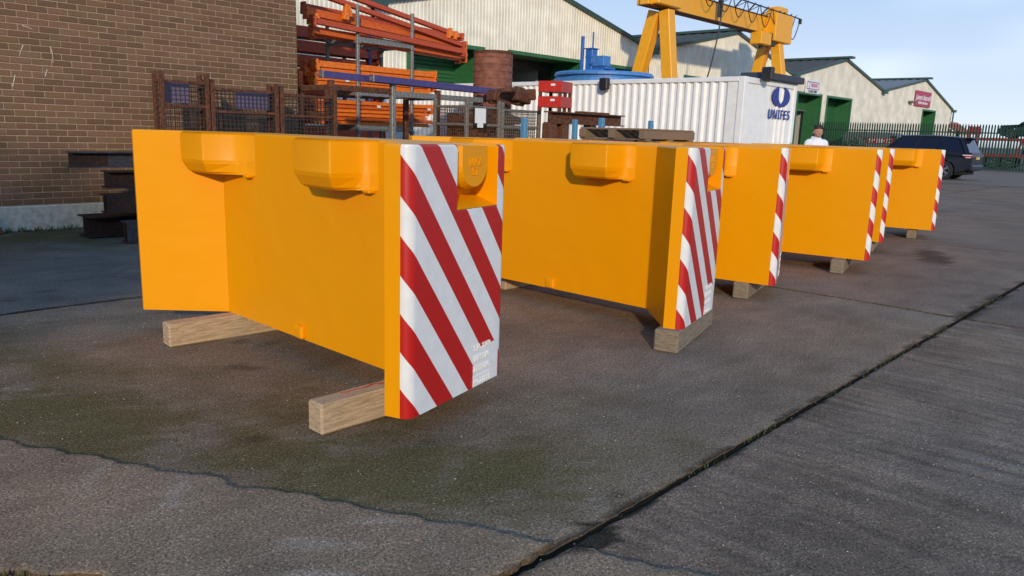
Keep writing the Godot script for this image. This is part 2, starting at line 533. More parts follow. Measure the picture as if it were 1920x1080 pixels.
func ground():
	var b := MB.new()
	b.col = Color(0.36, 0.31, 0.265)
	b.quad(Vector3(-1500, -0.06, 1500), Vector3(-1500, -0.06, -1500), Vector3(1500, -0.06, -1500), Vector3(1500, -0.06, 1500))
	var g = struct(b, "ground", M.ground, "grey concrete yard reaching to the horizon")
	var jb := MB.new()
	jb.quad(Vector3(-30, -0.015, 30), Vector3(-30, -0.015, -21), Vector3(34, -0.015, -21), Vector3(34, -0.015, 30))
	obj(jb, "joint_filler", M.joint, g)
	var none = func(_x, _z): return 0.0
	var warm = Color(0.55, 0.415, 0.305)
	var cool = Color(0.46, 0.335, 0.245)
	var pale = Color(0.64, 0.46, 0.31)
	var XE = [7.12, 12.3, 17.5, 22.7, 27.9, 33.1]
	var ZE = [-20.7, -15.9, -11.1, -6.3, -1.5, 3.3, 8.1]
	var k = func(v): return func(_z): return v
	# near slabs, fine
	var ridges = func(x, z, c):
		var r = nf.get_noise_2d(x * 15.0 + 0.8 * nz.get_noise_2d(x, z), z * 1.1)
		var q = 1.0 + 0.42 * r
		return Color(c.r * q, c.g * q, c.b * q)
	var moss1 = func(x, z): return clampf(1.25 - 0.55 * (x - edge_x(z)) / 0.9, 0, 1) * clampf((z + 6.8) / 1.5, 0, 1) * clampf((-0.9 - z) / 1.2, 0, 1)
	slab_piece(g, "concrete_slab", func(z): return edge_x(z) - 0.09, k.call(7.10), -6.285, -1.512, 0.042, warm, moss1, 0.0, 0.011)
	slab_piece(g, "concrete_slab", func(z): return edge_x(z) - 0.07, k.call(7.10), -1.49, 3.28, 0.021, cool, none, 0.0, 0.011, ridges)
	var scuffs = func(x, z, c):
		for s in [[1.31, -2.06, 0.16, 0.035, -0.9], [1.12, -2.75, 0.20, 0.04, 0.9], [1.20, -1.92, 0.12, 0.03, -0.8], [1.55, -2.05, 0.10, 0.03, -0.8], [0.95, -3.1, 0.15, 0.03, 0.8]]:
			var d = Vector2(x - s[0], z - s[1]).rotated(s[4])
			var r = pow(d.x / s[2], 2) + pow(d.y / s[3], 2)
			var t = 1.0 - r + 0.9 * nf.get_noise_2d(x * 40, z * 40)
			if t > 0: c = c.lerp(Color(0.85, 0.70, 0.56), clampf(t, 0, 0.6))
		return c
	slab_piece(g, "concrete_strip", func(z): return edge_x(z) - 0.84 + 0.05 * nz.get_noise_2d(z * 3, 1), func(z): return edge_x(z) - 0.015, -6.285, -1.512, 0.03, pale, none, 0.016, 0.03, scuffs)
	slab_piece(g, "concrete_strip", func(z): return edge_x(z) - 0.84, func(z): return edge_x(z) - 0.02, -1.49, 3.28, 0.04, pale, none, 0.014, 0.03)
	slab_piece(g, "mossy_slab", k.call(-6.0), func(z): return edge_x(z) - 0.86, -6.28, 3.28, 0.09, Color(0.2, 0.2, 0.13), func(_x, _z): return 1.6, 0.0, 0.03)
	slab_piece(g, "concrete_slab", k.call(-6.0), k.call(1.2), -10.9, -6.33, 0.08, warm, func(_x, _z): return 0.5)
	slab_piece(g, "concrete_slab", k.call(1.22), k.call(7.10), -10.9, -6.33, 0.06, Color(0.36, 0.32, 0.28), func(_x, z): return clampf((-8.3 - z) / 1.5, 0, 1.2), 0.0, 0.015)
	for i in 5:
		for j in 6:
			if j == 2 and i == 0: pass
			slab_piece(g, "concrete_slab", k.call(XE[i] + 0.014), k.call(XE[i + 1] - 0.014), ZE[j] + 0.016, ZE[j + 1] - 0.016, 0.09 if i == 0 and j > 1 else 0.22, Color(0.54, 0.37, 0.265) if j < 4 else cool, none, 0.0, 0.016)
	for j in [0, 1]:
		slab_piece(g, "concrete_slab", k.call(-6.0), k.call(7.10), ZE[j] + 0.016, ZE[j + 1] - 0.016, 0.3, warm, none)
	for i in 2:
		slab_piece(g, "concrete_slab", k.call([-6.0, 7.14][i]), k.call([7.10, 33.1][i]), 3.32 if i == 0 else 8.12, 14.0, 0.3, cool, none)
	# paler ground surface beyond, and a strip of verge at the fence
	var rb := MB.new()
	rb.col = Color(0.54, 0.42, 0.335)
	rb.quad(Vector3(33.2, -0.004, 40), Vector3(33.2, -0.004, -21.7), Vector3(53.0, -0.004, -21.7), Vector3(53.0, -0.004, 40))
	struct(rb, "far_ground", M.ground, "paler ground in front of the palisade fence")
	# tufts of grass in the mossy corner and weeds along joints
	var gm = mat(lin(0.06, 0.085, 0.018), 0.8)
	var tuft := MB.new()
	rng.seed = 3
	for i in 900:
		var z = rng.randf_range(-3.4, -1.9)
		var x = edge_x(z) - 0.88 - abs(rng.randfn(0, 0.22))
		blade(tuft, Vector3(x, 0.0, z), rng.randf_range(0.012, 0.04))
	for i in 900:
		var x = rng.randf_range(1.9, 9.5)
		if nz.get_noise_2d(x * 1.2, 4.0) < 0.0: continue
		blade(tuft, Vector3(x, -0.018, -1.5 + rng.randfn(0, 0.014)), rng.randf_range(0.012, 0.03))
	for i in 500:
		var z = rng.randf_range(-6.0, 2.0)
		blade(tuft, Vector3(7.12 + rng.randfn(0, 0.012), -0.018, z), rng.randf_range(0.012, 0.028))
	for i in 700:
		var x = rng.randf_range(1.0, 5.5)
		blade(tuft, Vector3(x, 0.0, -10.74 + abs(rng.randfn(0, 0.05))), rng.randf_range(0.02, 0.09))
	var go = obj(tuft, "grass", gm)
	go.set_meta("kind", "stuff")
	tag(go, "short weeds and moss growing in the concrete joints", "grass")
	# gravel crumbs
	var gr := MB.new()
	for i in 2600:
		var x = rng.randf_range(0.6, 5.0); var z = rng.randf_range(-6.2, -0.4)
		if nz.get_noise_2d(x * 1.5, z * 1.5) < -0.05 and rng.randf() < 0.75: continue
		var r = rng.randf_range(0.0015, 0.0048)
		var t = rng.randf_range(0.10, 0.42)
		gr.col = Color(t, t * 0.95, t * 0.88)
		var p = Vector3(x, 0.002, z)
		var a = rng.randf() * TAU
		var q = []
		for k2 in 4: q.append(p + Vector3(cos(a + k2 * TAU / 4), 0, sin(a + k2 * TAU / 4)) * r * rng.randf_range(0.7, 1.3))
		var top = p + Vector3(0, r * 0.9, 0)
		for k2 in 4: gr.tri(q[k2], q[(k2 + 1) % 4], top)
	var gro = obj(gr, "gravel", mat(Color(1, 1, 1), 0.9))
	gro.set_meta("kind", "stuff")
	tag(gro, "loose crumbs of stone scattered over the concrete", "gravel")
func blade(mb: MB, p: Vector3, h: float):
	var a = rng.randf() * TAU
	var d = Vector3(cos(a), 0, sin(a))
	var tip = p + Vector3(rng.randfn(0, 0.4) * h, h, rng.randfn(0, 0.4) * h)
	var t = rng.randf_range(0.6, 1.3)
	mb.col = Color(t, t, t)
	mb.tri(p - d * h * 0.14, p + d * h * 0.14, tip)

# ================================================================ brick building
func added_shade_trees():
	# trees added out of view; their thin crowns shade the foot of the wall
	var bark = mat(lin(0.12, 0.09, 0.06), 0.9, 0, M.grain, 4)
	var leaf = mat(lin(0.06, 0.09, 0.025), 0.7)
	for q in [[-2.8, "loose green tree added out of view for shade, near the end of the brick wall"], [-0.75, "loose green tree added out of view for shade, furthest from the brick wall"]]:
		var o = thing("added_shade_tree", q[1], "tree", Vector3(-5.0, 0, q[0]), 0, "added shade trees out of view")
		rng.seed = int(100 + q[0] * 10)
		var tr := MB.new()
		tr.cyl(Vector3(0, -0.05, 0), Vector3(0.05, 1.7, 0.0), 0.10, 0.07, 10)
		for i in 9:
			var an = TAU * i / 9.0
			var e = Vector3(cos(an) * rng.randf_range(0.5, 1.0), rng.randf_range(2.4, 3.9), sin(an) * rng.randf_range(0.7, 1.5))
			tr.cyl(Vector3(0.04, rng.randf_range(1.2, 1.68), 0), e, 0.045, 0.012, 6)
		obj(tr, "trunk", bark, o)
		var cr := MB.new()
		for i in 3000:
			var d = Vector3(rng.randfn(0, 1), rng.randfn(0, 1), rng.randfn(0, 1)).normalized() * pow(rng.randf(), 0.45)
			var p = Vector3(d.x * 1.2, 3.0 + d.y * 1.55, d.z * 1.45)
			var ax = Vector3(rng.randfn(0, 1), rng.randfn(0, 1), rng.randfn(0, 1)).normalized() * 0.065
			var bx = ax.cross(Vector3(rng.randfn(0, 1), rng.randfn(0, 1), rng.randfn(0, 1))).normalized() * 0.042
			cr.quad(p - ax, p + bx, p + ax, p - bx)
		obj(cr, "crown", leaf, o)

func brick_building():
	var o = thing("brick_building", "brown brick building with pale mortar and a painted concrete plinth", "building", Vector3(0, 0, 0))
	var zf = -10.88
	var w := MB.new()
	w.bx(Vector3(-4.0, 0.30, -30), Vector3(6.665, 7.0, zf - 0.008))
	obj(w, "wall", M.mortar, o)
	var p := MB.new()
	p.bx(Vector3(-4.0, -0.05, -30), Vector3(6.685, 0.302, zf + 0.012), 0.012)
	obj(p, "plinth", M.plinth, o)
	# bricks: variants of one chamfered block in several tones
	var tones = []
	var bt = noise_img(256, 0.06, 4, 77, Color(0.70, 0.68, 0.66), Color(1, 1, 1))
	var bn = normal_img(256, 0.12, 3, 78, 4.0)
	for t in 9:
		rng.seed = 100 + t
		var k = rng.randf_range(0.82, 1.2)
		tones.append(mat(lin(0.262 * k, 0.145 * k * rng.randf_range(0.93, 1.06), 0.077 * k * rng.randf_range(0.9, 1.1)), 0.88, 0, bt, 4.0, bn, 0.7))
	var meshes = []
	for t in 9:
		var mb := MB.new()
		mb.cbox(T(Vector3.ZERO), Vector3(0.2145, 0.0665, 0.06), 0.004)
		meshes.append(mb.mesh(tones[t]))
	var halfs = []
	rng.seed = 50
	var spots = []
	for r in 90:
		var y = 0.311 + r * 0.077 + 0.0385
		var ph = 0.207 if r % 2 == 1 else 0.092
		for c in range(-18, 31):
			var x0 = c * 0.225 + ph
			if x0 < -3.9: continue
			var x = x0 + 0.1125
			spots.append([x, y, rng.randi() % 9, rng.randfn(0, 0.0012)])
	var vis = []
	var rest := {}
	for s in spots:
		if s[0] + 0.112 > 6.67: continue
		var d = Vector3(s[0], s[1], zf) - Vector3(0, HC, 0)
		var zc = d.dot(CF)
		var u = 960 + FPX * d.dot(CR) / zc; var v = 540 - FPX * d.dot(CU) / zc
		var hidden = (u > 262 and v > 248) or (u > 185 and v > 318)
		if u > -20 and u < 575 and v > -12 and v < 400 and not hidden and vis.size() < 100000:
			s.append(zc); vis.append(s)
		else:
			if not rest.has(s[2]): rest[s[2]] = []
			rest[s[2]].append(s)
	vis.sort_custom(func(a, b): return a[4] < b[4])
	for i in vis.size():
		var s = vis[i]
		if i < 300: hang(meshes[s[2]], "brick", o, T(Vector3(s[0], s[1], zf - 0.03 + s[3])))
		else:
			if not rest.has(s[2]): rest[s[2]] = []
			rest[s[2]].append(s)
	# the remaining bricks, joined; toned by vertex colour
	var all := MB.new()
	for t in rest:
		rng.seed = 100 + t
		var k = rng.randf_range(0.82, 1.2)
		all.col = Color(0.262 * k, 0.145 * k * rng.randf_range(0.93, 1.06), 0.077 * k * rng.randf_range(0.9, 1.1))
		for s in rest[t]:
			all.cbox(T(Vector3(s[0], s[1], zf - 0.03 + s[3])), Vector3(0.2145, 0.0665, 0.06), 0.004)
	# closers at the corner and the return face
	for r in 88:
		var y = 0.311 + r * 0.077 + 0.0385
		var ph = 0.207 if r % 2 == 1 else 0.092
		var x0 = ph
		while x0 + 0.225 < 6.67: x0 += 0.225
		var wd = 6.672 - x0 - 0.0105
		if wd > 0.03: all.cbox(T(Vector3(x0 + 0.0052 + wd / 2, y, zf - 0.03)), Vector3(wd, 0.0665, 0.06), 0.004)
	var rm = mat(Color(1, 1, 1), 0.88, 0, bt, 4.0, bn, 0.7)
	var ro = obj(all, "bricks", rm, o)
	ro.set_meta("kind", "stuff")
	# scratches of pale paint on the wall
	var sc := MB.new()
	for s in [[Vector2(43, 47), Vector2(52, 50), Vector2(62, 54)], [Vector2(45, 84), Vector2(41, 93), Vector2(38, 104)], [Vector2(95, 86), Vector2(100, 100), Vector2(101, 118)], [Vector2(30, 140), Vector2(25, 162)], [Vector2(90, 130), Vector2(86, 143)]]:
		for i in s.size() - 1:
			var a = pz(s[i].x, s[i].y, zf + 0.001); var b = pz(s[i + 1].x, s[i + 1].y, zf + 0.001)
			sc.beam(a, b, 0.008 if i == 0 else 0.005, 0.003, 0.0, Vector3(0, 0, 1))
	obj(sc, "paint_scratch", mat(lin(0.62, 0.56, 0.46), 0.9), o)

# ================================================================ counterweights
func end_line(kind: int) -> Array:
	# plan polyline of the striped end, from the near side round to the far side
	var pts = []
	var a0 = deg_to_rad(71.6) if kind == 0 else deg_to_rad(90.0 - 4.0)
	var a1 = deg_to_rad(-14.3) if kind == 0 else deg_to_rad(-13.0)
	var p = Vector2.ZERO
	pts.append(p)
	var r = 0.05
	for i in 7:
		var a = lerpf(a0, a1, (i + 0.5) / 7.0)
		p += Vector2(cos(a), sin(a)) * r * abs(a1 - a0) / 7.0
		pts.append(p)
	var L = 0.72
	for i in 14:
		p += Vector2(cos(a1), sin(a1)) * L / 14.0
		pts.append(p)
	for i in 6:
		var a = lerpf(a1, -PI / 2, (i + 0.5) / 6.0)
		p += Vector2(cos(a), sin(a)) * r * abs(-PI / 2 - a1) / 6.0
		pts.append(p)
	return pts

func stripe_texture() -> ImageTexture:
	var w := 512; var h := 640        # u 0..1.0 m, v 0..1.25 m
	var im := Image.create(w, h, false, Image.FORMAT_RGB8)
	var f := FastNoiseLite.new(); f.frequency = 0.02; f.seed = 6
	var red = lin(0.50, 0.007, 0.005); var white = lin(0.80, 0.80, 0.785); var edge = lin(0.80, 0.55, 0.50)
	for y in h:
		var Y = 0.15 + (1.0 - (y + 0.5) / h) * 1.25
		for x in w:
			var s = (x + 0.5) / w - 0.075
			var q = fposmod(Y + 1.25 * s - 1.366, 0.335)
			var d = min(q, 0.1675 - q) if q < 0.1675 else -min(q - 0.1675, 0.335 - q)
			if s > 0.478 and s < 0.72 and Y < 0.35:
				d = -max(max(0.475 - s, s - 0.72), Y - 0.35) * -1.0
				d = -abs(d)
			var t = clampf(d / 0.0024 + 0.5, 0, 1)
			var c = white.lerp(red, t)
			if d < 0 and d > -0.004: c = c.lerp(edge, 0.45)
			var k = 0.97 + 0.03 * f.get_noise_2d(x, y)
			im.set_pixel(x, y, Color(c.r * k, c.g * k, c.b * k))
	return ImageTexture.create_from_image(im)

func weight(label: String, kind: int, at: Vector3, turn: float, group: String, lugs: Array) -> Node3D:
	var o = thing("counterweight", label, "counterweight", at, turn, group)
	var Hh := 1.185
	var E = end_line(kind)
	var far = E[E.size() - 1]
	var poly := PackedVector2Array()
	var wx := 0.378
	for e in E: poly.append(e)
	var back = -2.74
	if kind == 0:
		poly.append(Vector2(far.x + 0.002, back + 0.27))
		poly.append(Vector2(far.x - 0.05, back + 0.20))
		poly.append(Vector2(0.05, back - 0.06))
		poly.append(Vector2(0.0, back - 0.03))
		poly.append(Vector2(-0.022, back + 0.04))
		poly.append(Vector2(wx, -2.30))
		poly.append(Vector2(wx, -0.475))
		poly.append(Vector2(-0.025, -0.075))
	else:
		poly.append(Vector2(far.x, -0.40))
		poly.append(Vector2(far.x - 0.37, -0.77))
		poly.append(Vector2(far.x - 0.37, -2.1))
		poly.append(Vector2(far.x, -2.5))
		poly.append(Vector2(far.x, back))
		poly.append(Vector2(0.05, back - 0.03))
		poly.append(Vector2(0.0, back + 0.02))
	# notch on the end: columns i0..i1 of the end line
	var u := [0.0]
	for i in range(1, E.size()): u.append(u[i - 1] + (E[i] - E[i - 1]).length())
	var i0 := 0; var i1 := 0
	for i in E.size():
		if u[i] < 0.43: i0 = i
		if u[i] < 0.79: i1 = i
	var ny := 0.892          # notch floor height
	var body := MB.new()
	var skip = []
	for i in E.size() - 1: skip.append(i)
	body.prism(poly, 0.0, ny, 0.0, skip, true, true)
	# upper part with the notch bitten out
	var t = (E[i1] - E[i0]).normalized()
	var nin = Vector2(t.y, -t.x)          # into the block
	if nin.y > 0: nin = -nin
	var up := PackedVector2Array()
	var skip2 = []
	for i in i0 + 1:
		if i > 0: skip2.append(up.size() - 1)
		up.append(E[i])
	var dn = 0.17
	up.append(E[i0] + nin * dn)
	up.append(E[i1] + nin * dn)
	up.append(E[i1])
	for i in range(i1 + 1, E.size()):
		skip2.append(up.size() - 1)
		up.append(E[i])
	for i in range(E.size(), poly.size()): up.append(poly[i])
	body.prism(up, ny, Hh, 0.010, skip2, true, false)
	# sloped ledge at the foot of the notch
	var a = E[i0]; var b = E[i1]
	var led0 = Vector3(a.x, ny - 0.003, a.y); var led1 = Vector3(b.x, ny - 0.003, b.y)
	var ba = a + nin * (dn - 0.02); var bb = b + nin * (dn - 0.02)
	body.quad(Vector3(ba.x, ny + 0.05, ba.y), Vector3(bb.x, ny + 0.05, bb.y), led1 + Vector3(0, 0.004, 0), led0 + Vector3(0, 0.004, 0))
	body.quad(Vector3(ba.x, ny + 0.05, ba.y), Vector3(ba.x, ny + 0.12, ba.y) + Vector3(nin.x, 0, nin.y) * 0.019, Vector3(bb.x, ny + 0.12, bb.y) + Vector3(nin.x, 0, nin.y) * 0.019, Vector3(bb.x, ny + 0.05, bb.y))
	obj(body, "body", M.yellow, o)
	# striped end skin, with rounded top lip
	var sk := MB.new()
	for i in E.size() - 1:
		var top = Hh - 0.012
		if i >= i0 and i < i1: top = ny - 0.008
		var p = E[i]; var q = E[i + 1]
		var pn = _en(E, i); var qn = _en(E, i + 1)
		var rows = [[0.0, 0.0], [0.0, top], [0.006, top + 0.008], [0.014, top + 0.012]]
		for r in 3:
			var r0 = rows[r]; var r1 = rows[r + 1]
			var p0 = p - pn * r0[0]; var p1 = p - pn * r1[0]; var q0 = q - qn * r0[0]; var q1 = q - qn * r1[0]
			var vs = [Vector3(p0.x, r0[1], p0.y), Vector3(q0.x, r0[1], q0.y), Vector3(q1.x, r1[1], q1.y), Vector3(p1.x, r1[1], p1.y)]
			var us = [Vector2(u[i], r0[1]), Vector2(u[i + 1], r0[1]), Vector2(u[i + 1], r1[1]), Vector2(u[i], r1[1])]
			var yy = [0.0, 0.0, 0.45, 1.0][r]; var yy2 = [0.0, 0.0, 0.45, 1.0][r + 1]
			var ns = [Vector3(pn.x, yy, pn.y).normalized(), Vector3(qn.x, yy, qn.y).normalized(), Vector3(qn.x, yy2, qn.y).normalized(), Vector3(pn.x, yy2, pn.y).normalized()]
			for k in [0, 3, 2, 0, 2, 1]:
				sk.v.append(vs[k]); sk.n.append(ns[k]); sk.c.append(Color(1, 1, 1)); sk.uv.append(Vector2(us[k].x, 1.0 - us[k].y / 1.25))
	var so = obj(sk, "striped_end", M.stripe, o)
	so.set_meta("label", "red and white diagonal hazard stripes")
	# hook in the notch
	var hk := MB.new()
	var mid = (E[i0] + E[i1]) * 0.5 + t * 0.015
	var ux = Vector3(t.x, 0, t.y)
	var hp := PackedVector2Array()
	var hw = 0.128
	hp.append(Vector2(-hw, 0)); hp.append(Vector2(hw, 0))
	for k in 13:
		var an = -PI * k / 12.0
		hp.append(Vector2(hw * cos(an), -0.098 + (hw - 0.005) * sin(an) * 0.86))
	var ob = Vector3(mid.x, Hh - 0.008, mid.y) + Vector3(nin.x, 0, nin.y) * 0.168
	var hs = hp.duplicate()
	for k in hs.size(): hs[k] = Vector2(hs[k].x * 0.86, hs[k].y * 0.93)
	hp.reverse(); hs.reverse()
	var outw = Vector3(-nin.x, 0, -nin.y)
	var tri_i = Geometry2D.triangulate_polygon(hs)
	for k in range(0, tri_i.size(), 3):
		var q = []
		for m in 3: q.append(ob + ux * hs[tri_i[k + m]].x + Vector3.UP * hs[tri_i[k + m]].y + outw * 0.14)
		hk.tri(q[0], q[2], q[1])
	for k in hp.size():
		var k2 = (k + 1) % hp.size()
		var a0 = ob + ux * hp[k].x + Vector3.UP * hp[k].y
		var a1 = ob + ux * hp[k2].x + Vector3.UP * hp[k2].y
		var b0 = a0 + outw * 0.105; var b1 = a1 + outw * 0.105
		var c0 = ob + ux * hs[k].x + Vector3.UP * hs[k].y + outw * 0.14
		var c1 = ob + ux * hs[k2].x + Vector3.UP * hs[k2].y + outw * 0.14
		hk.quad(a0, b0, b1, a1); hk.quad(b0, c0, c1, b1)
	var ho = obj(hk, "hook", M.yellow, o)
	# raised lettering on the hook
	var face = Basis(ux, Vector3.UP, ux.cross(Vector3.UP))
	for ln in [["MAX", -0.075], ["5T", -0.118]]:
		hang(text(ln[0], 0.036, 0.008, M.yellow), "lettering", ho, Transform3D(face, ob + outw * 0.141 + Vector3.UP * ln[1]))
	# welded marks low on the end
	var ec = E[i0] + t * 0.0
	var rowsT = [["S.N. 1169", 0.262, 0.0], ["MASS KG", 0.207, 0.0], ["22350 KG", 0.152, 0.0], ["NO 21551", 0.085, 0.0]]
	for ln in rowsT:
		var pos = E[i0] + t * 0.248 - nin * 1.4 * 0.0025
		var lt = hang(text(ln[0], 0.026, 0.004, M.white), "weld_lettering", so, Transform3D(face, Vector3(pos.x, ln[1] - 0.06, pos.y)))
	var fr := MB.new()
	for sgx in [[0.17, 0.325, 0.006], [0.17, 0.325, 0.052]]:
		var p0 = E[i0] + t * sgx[0]; var p1 = E[i0] + t * sgx[1]
		fr.beam(Vector3(p0.x, sgx[2], p0.y), Vector3(p1.x, sgx[2], p1.y), 0.008, 0.005)
	obj(fr, "weld_frame", M.white, so)
	# lifting lugs on the near side
	for l in lugs:
		var x0 = wx if kind == 0 else 0.0
		lug(o, x0, l[0], l[1], l[2], l[3], Hh)
	# small block at the foot of the side
	if kind == 0:
		var bl := MB.new()
		bl.cbox(T(Vector3(wx - 0.012, 0.045, -1.40)), Vector3(0.035, 0.08, 0.085), 0.010)
		bl.cbox(T(Vector3(wx - 0.022, 0.045, -1.40)), Vector3(0.02, 0.05, 0.055), 0.006)
		obj(bl, "stop_block", M.yellow, o)
	return o
func _en(E: Array, i: int) -> Vector2:
	var a = E[max(i - 1, 0)]; var b = E[min(i + 1, E.size() - 1)]
	var d = (b - a).normalized()
	return Vector2(-d.y, d.x)

func lug(o, x0: float, zo0: float, zo1: float, zi0: float, zi1: float, Hh: float):
	# outer face from zo0 (back) to zo1 (front), root on the side from zi0 to zi1
	var d := 0.22
	var mb := MB.new()
	var top = Hh - 0.001
	# rows: [y, outward depth, shrink of the outer edges, lean of the normal]
	var rows = [[top, d - 0.014, 0.012, 0.8], [top - 0.014, d, 0.0, 0.0], [Hh - 0.168, d, 0.0, -0.08], [Hh - 0.19, d - 0.006, 0.003, -0.45], [Hh - 0.240, d - 0.032, 0.018, -0.55], [Hh - 0.254, d - 0.055, 0.03, -1.6]]
	var ring = []
	for r in rows:
		var ln = []
		var xo = x0 - r[1]; var ra = 0.012
		ln.append(Vector3(x0, r[0], zi0))
		for k in 5:
			var an = PI / 2 * k / 4.0
			ln.append(Vector3(xo + ra - ra * sin(an), r[0], zo0 + r[2] + ra - ra * cos(an)))
		for k in 5:
			var an = PI / 2 * k / 4.0
			ln.append(Vector3(xo + ra - ra * cos(an), r[0], zo1 - r[2] - ra + ra * sin(an)))
		ln.append(Vector3(x0 - 0.075, r[0], lerpf(zo1, zi1, 0.45) - r[2] * 0.7))
		ln.append(Vector3(x0 - 0.045, r[0], lerpf(zo1, zi1, 0.60)))
		ln.append(Vector3(x0 - 0.018, r[0], lerpf(zo1, zi1, 0.80) + 0.014))
		ln.append(Vector3(x0, r[0], zi1 + 0.05))
		ring.append(ln)
	var nr = ring[0].size()
	for j in rows.size() - 1:
		for i in nr - 1:
			var na = ring_normal(ring[1], i, rows[j][3]); var nb = ring_normal(ring[1], i + 1, rows[j][3])
			var nc = ring_normal(ring[1], i, rows[j + 1][3]); var nd = ring_normal(ring[1], i + 1, rows[j + 1][3])
			if j >= 2: mb.quad(ring[j + 1][i], ring[j + 1][i + 1], ring[j][i + 1], ring[j][i])
			else: mb.quadn(ring[j + 1][i], ring[j + 1][i + 1], ring[j][i + 1], ring[j][i], nc, nd, nb, na)
	for i in range(1, nr - 1):
		mb.tri(ring[0][0], ring[0][i], ring[0][i + 1])
		mb.tri(ring[5][0], ring[5][i + 1], ring[5][i])
	var lo = obj(mb, "lifting_lug", M.yellow, o)
	var st := MB.new()
	st.cbox(T(Vector3(x0 - 0.022, Hh - 0.258, zi1 + 0.0)), Vector3(0.044, 0.02, 0.06), 0.006)
	obj(st, "lug_stop", M.yellow, lo)

func ring_normal(ln: Array, i: int, y: float) -> Vector3:
	var d = Vector3.ZERO
	if i > 0: d += (ln[i] - ln[i - 1]).normalized()
	if i < ln.size() - 1: d += (ln[i + 1] - ln[i]).normalized()
	return Vector3(d.z, y * d.length(), -d.x).normalized()

func timber(called: String, label: String, a: Vector3, b: Vector3, w: float, h: float, m: Material, group: String):
	var d = b - a
	var o = thing(called, label, "timber", (a + b) / 2, atan2(-d.z, d.x), group)
	var mb := MB.new()
	mb.cbox(T(Vector3(0, h / 2, 0)), Vector3(d.length(), h, w), 0.010)
	obj(mb, "baulk", m, o)
	return o

func weights():
	M.stripe = mat(Color(1, 1, 1), 0.38)
	M.stripe.albedo_texture = stripe_texture()
	M.stripe.texture_repeat = false
	M.stripe.clearcoat_enabled = true
	M.stripe.clearcoat = 0.15
	var y := 0.15
	var la = [[-1.09, -0.75, -1.12, -0.70], [-2.42, -2.11, -2.45, -1.93]]
	weight("yellow waisted counterweight with striped end, resting on two pale squared timbers", 0, Vector3(2.007, y, -2.514), 0, "yellow crane counterweights", la)
	weight("yellow waisted counterweight with striped end on a squat grey bearer", 0, Vector3(4.352, y, -2.566), 0, "yellow crane counterweights", la)
	var lb = [[-0.93, -0.60, -0.96, -0.55], [-2.25, -1.95, -2.28, -1.90]]
	var yw = deg_to_rad(9.0)
	weight("flat sided yellow counterweight next to the waisted one on the squat bearer", 1, Vector3(6.36, y, -2.86), yw, "yellow crane counterweights", [[-0.80, -0.47, -0.83, -0.42], lb[1]])
	weight("flat sided yellow counterweight with a dark wet stain on the ground beside it", 1, Vector3(8.62, y, -2.83), yw, "yellow crane counterweights", [[-0.88, -0.54, -0.91, -0.49], lb[1]])
	weight("flat sided yellow counterweight almost hidden between two others", 1, Vector3(10.42, y, -3.27), yw, "yellow crane counterweights", lb)
	weight("flat sided yellow counterweight at the far end of the row, beside the dark car", 1, Vector3(12.6, y, -3.24), deg_to_rad(12), "yellow crane counterweights", [[-0.70, -0.34, -0.73, -0.29], lb[1]])
	var tg = "bearers under the counterweights"
	var t1 = timber("timber_bearer", "pale squared timber with red paint marks under the striped end", Vector3(1.845, 0, -2.935), Vector3(2.68, 0, -2.935), 0.115, 0.15, M.timber, tg)
	var rp := MB.new()
	var pr = RandomNumberGenerator.new(); pr.seed = 8
	for i in 9:
		var xx = -0.26 + i * 0.045
		rp.beam(Vector3(xx, 0.1515, -0.02 + pr.randfn(0, 0.006)), Vector3(xx + 0.05, 0.1515, -0.02 + pr.randfn(0, 0.006)), 0.008 if i > 2 else 0.004, 0.002)
	obj(rp, "paint_mark", M.redpaint, t1)
	timber("timber_bearer", "pale squared timber under the far half of the first counterweight", Vector3(1.94, 0, -4.77), Vector3(3.0, 0, -4.70), 0.12, 0.15, M.timber, tg)
	timber("timber_bearer", "squat grey weathered bearer under the second striped end", Vector3(4.28, 0, -2.585), Vector3(5.2, 0, -2.84), 0.165, 0.15, M.oldtimber, tg)
	timber("timber_bearer", "pale timber hidden below the back of the second counterweight", Vector3(4.9, 0, -4.7), Vector3(5.3, 0, -4.7), 0.12, 0.15, M.timber, tg)
	for b in [[6.30, -3.085, "grey weathered timber stub under the third counterweight", 0], [8.40, -3.03, "grey weathered timber stub standing beside the wet stain", 1], [10.5, -3.42, "timber stub half hidden below the narrow visible counterweight", 2], [12.6, -3.50, "dark timber stub under the counterweight nearest the car", 3]]:
		timber("timber_bearer", b[2], Vector3(b[0], 0, b[1]), Vector3(b[0] + 0.9, 0, b[1] - 0.22), 0.135, 0.15, M.oldtimber, tg)
		timber("timber_bearer", b[2].replace("stub", "piece").replace("grey weathered", "pale").replace("dark", "pale").replace("under", "far back under"), Vector3(b[0] - 0.1, 0, b[1] - 1.75), Vector3(b[0] + 0.7, 0, b[1] - 1.85), 0.135, 0.15, M.timber, tg)

# ================================================================ sheds
func clad_wall(mb: MB, x0: float, x1: float, hfun: Callable, z: float, openings: Array, pitch: float, dep: float):
	# ribbed sheet facing +z; openings = [xa, xb, ytop]
	var n = int((x1 - x0) / pitch)
	for i in n:
		var xs = [0.0, 0.30, 0.42, 0.88, 1.0]
		var zs = [0.0, 0.0, dep, dep, 0.0]
		for k in 4:
			var xa = x0 + (i + xs[k]) * pitch; var xb = x0 + (i + xs[k + 1]) * pitch
			var y0 = 0.0
			for o in openings:
				if (xa + xb) / 2 > o[0] and (xa + xb) / 2 < o[1]: y0 = o[2]
			var a = Vector3(xa, y0, z + zs[k]); var b = Vector3(xb, y0, z + zs[k + 1])
			mb.quad(a, b, Vector3(xb, hfun.call(xb), z + zs[k + 1]), Vector3(xa, hfun.call(xa), z + zs[k]))

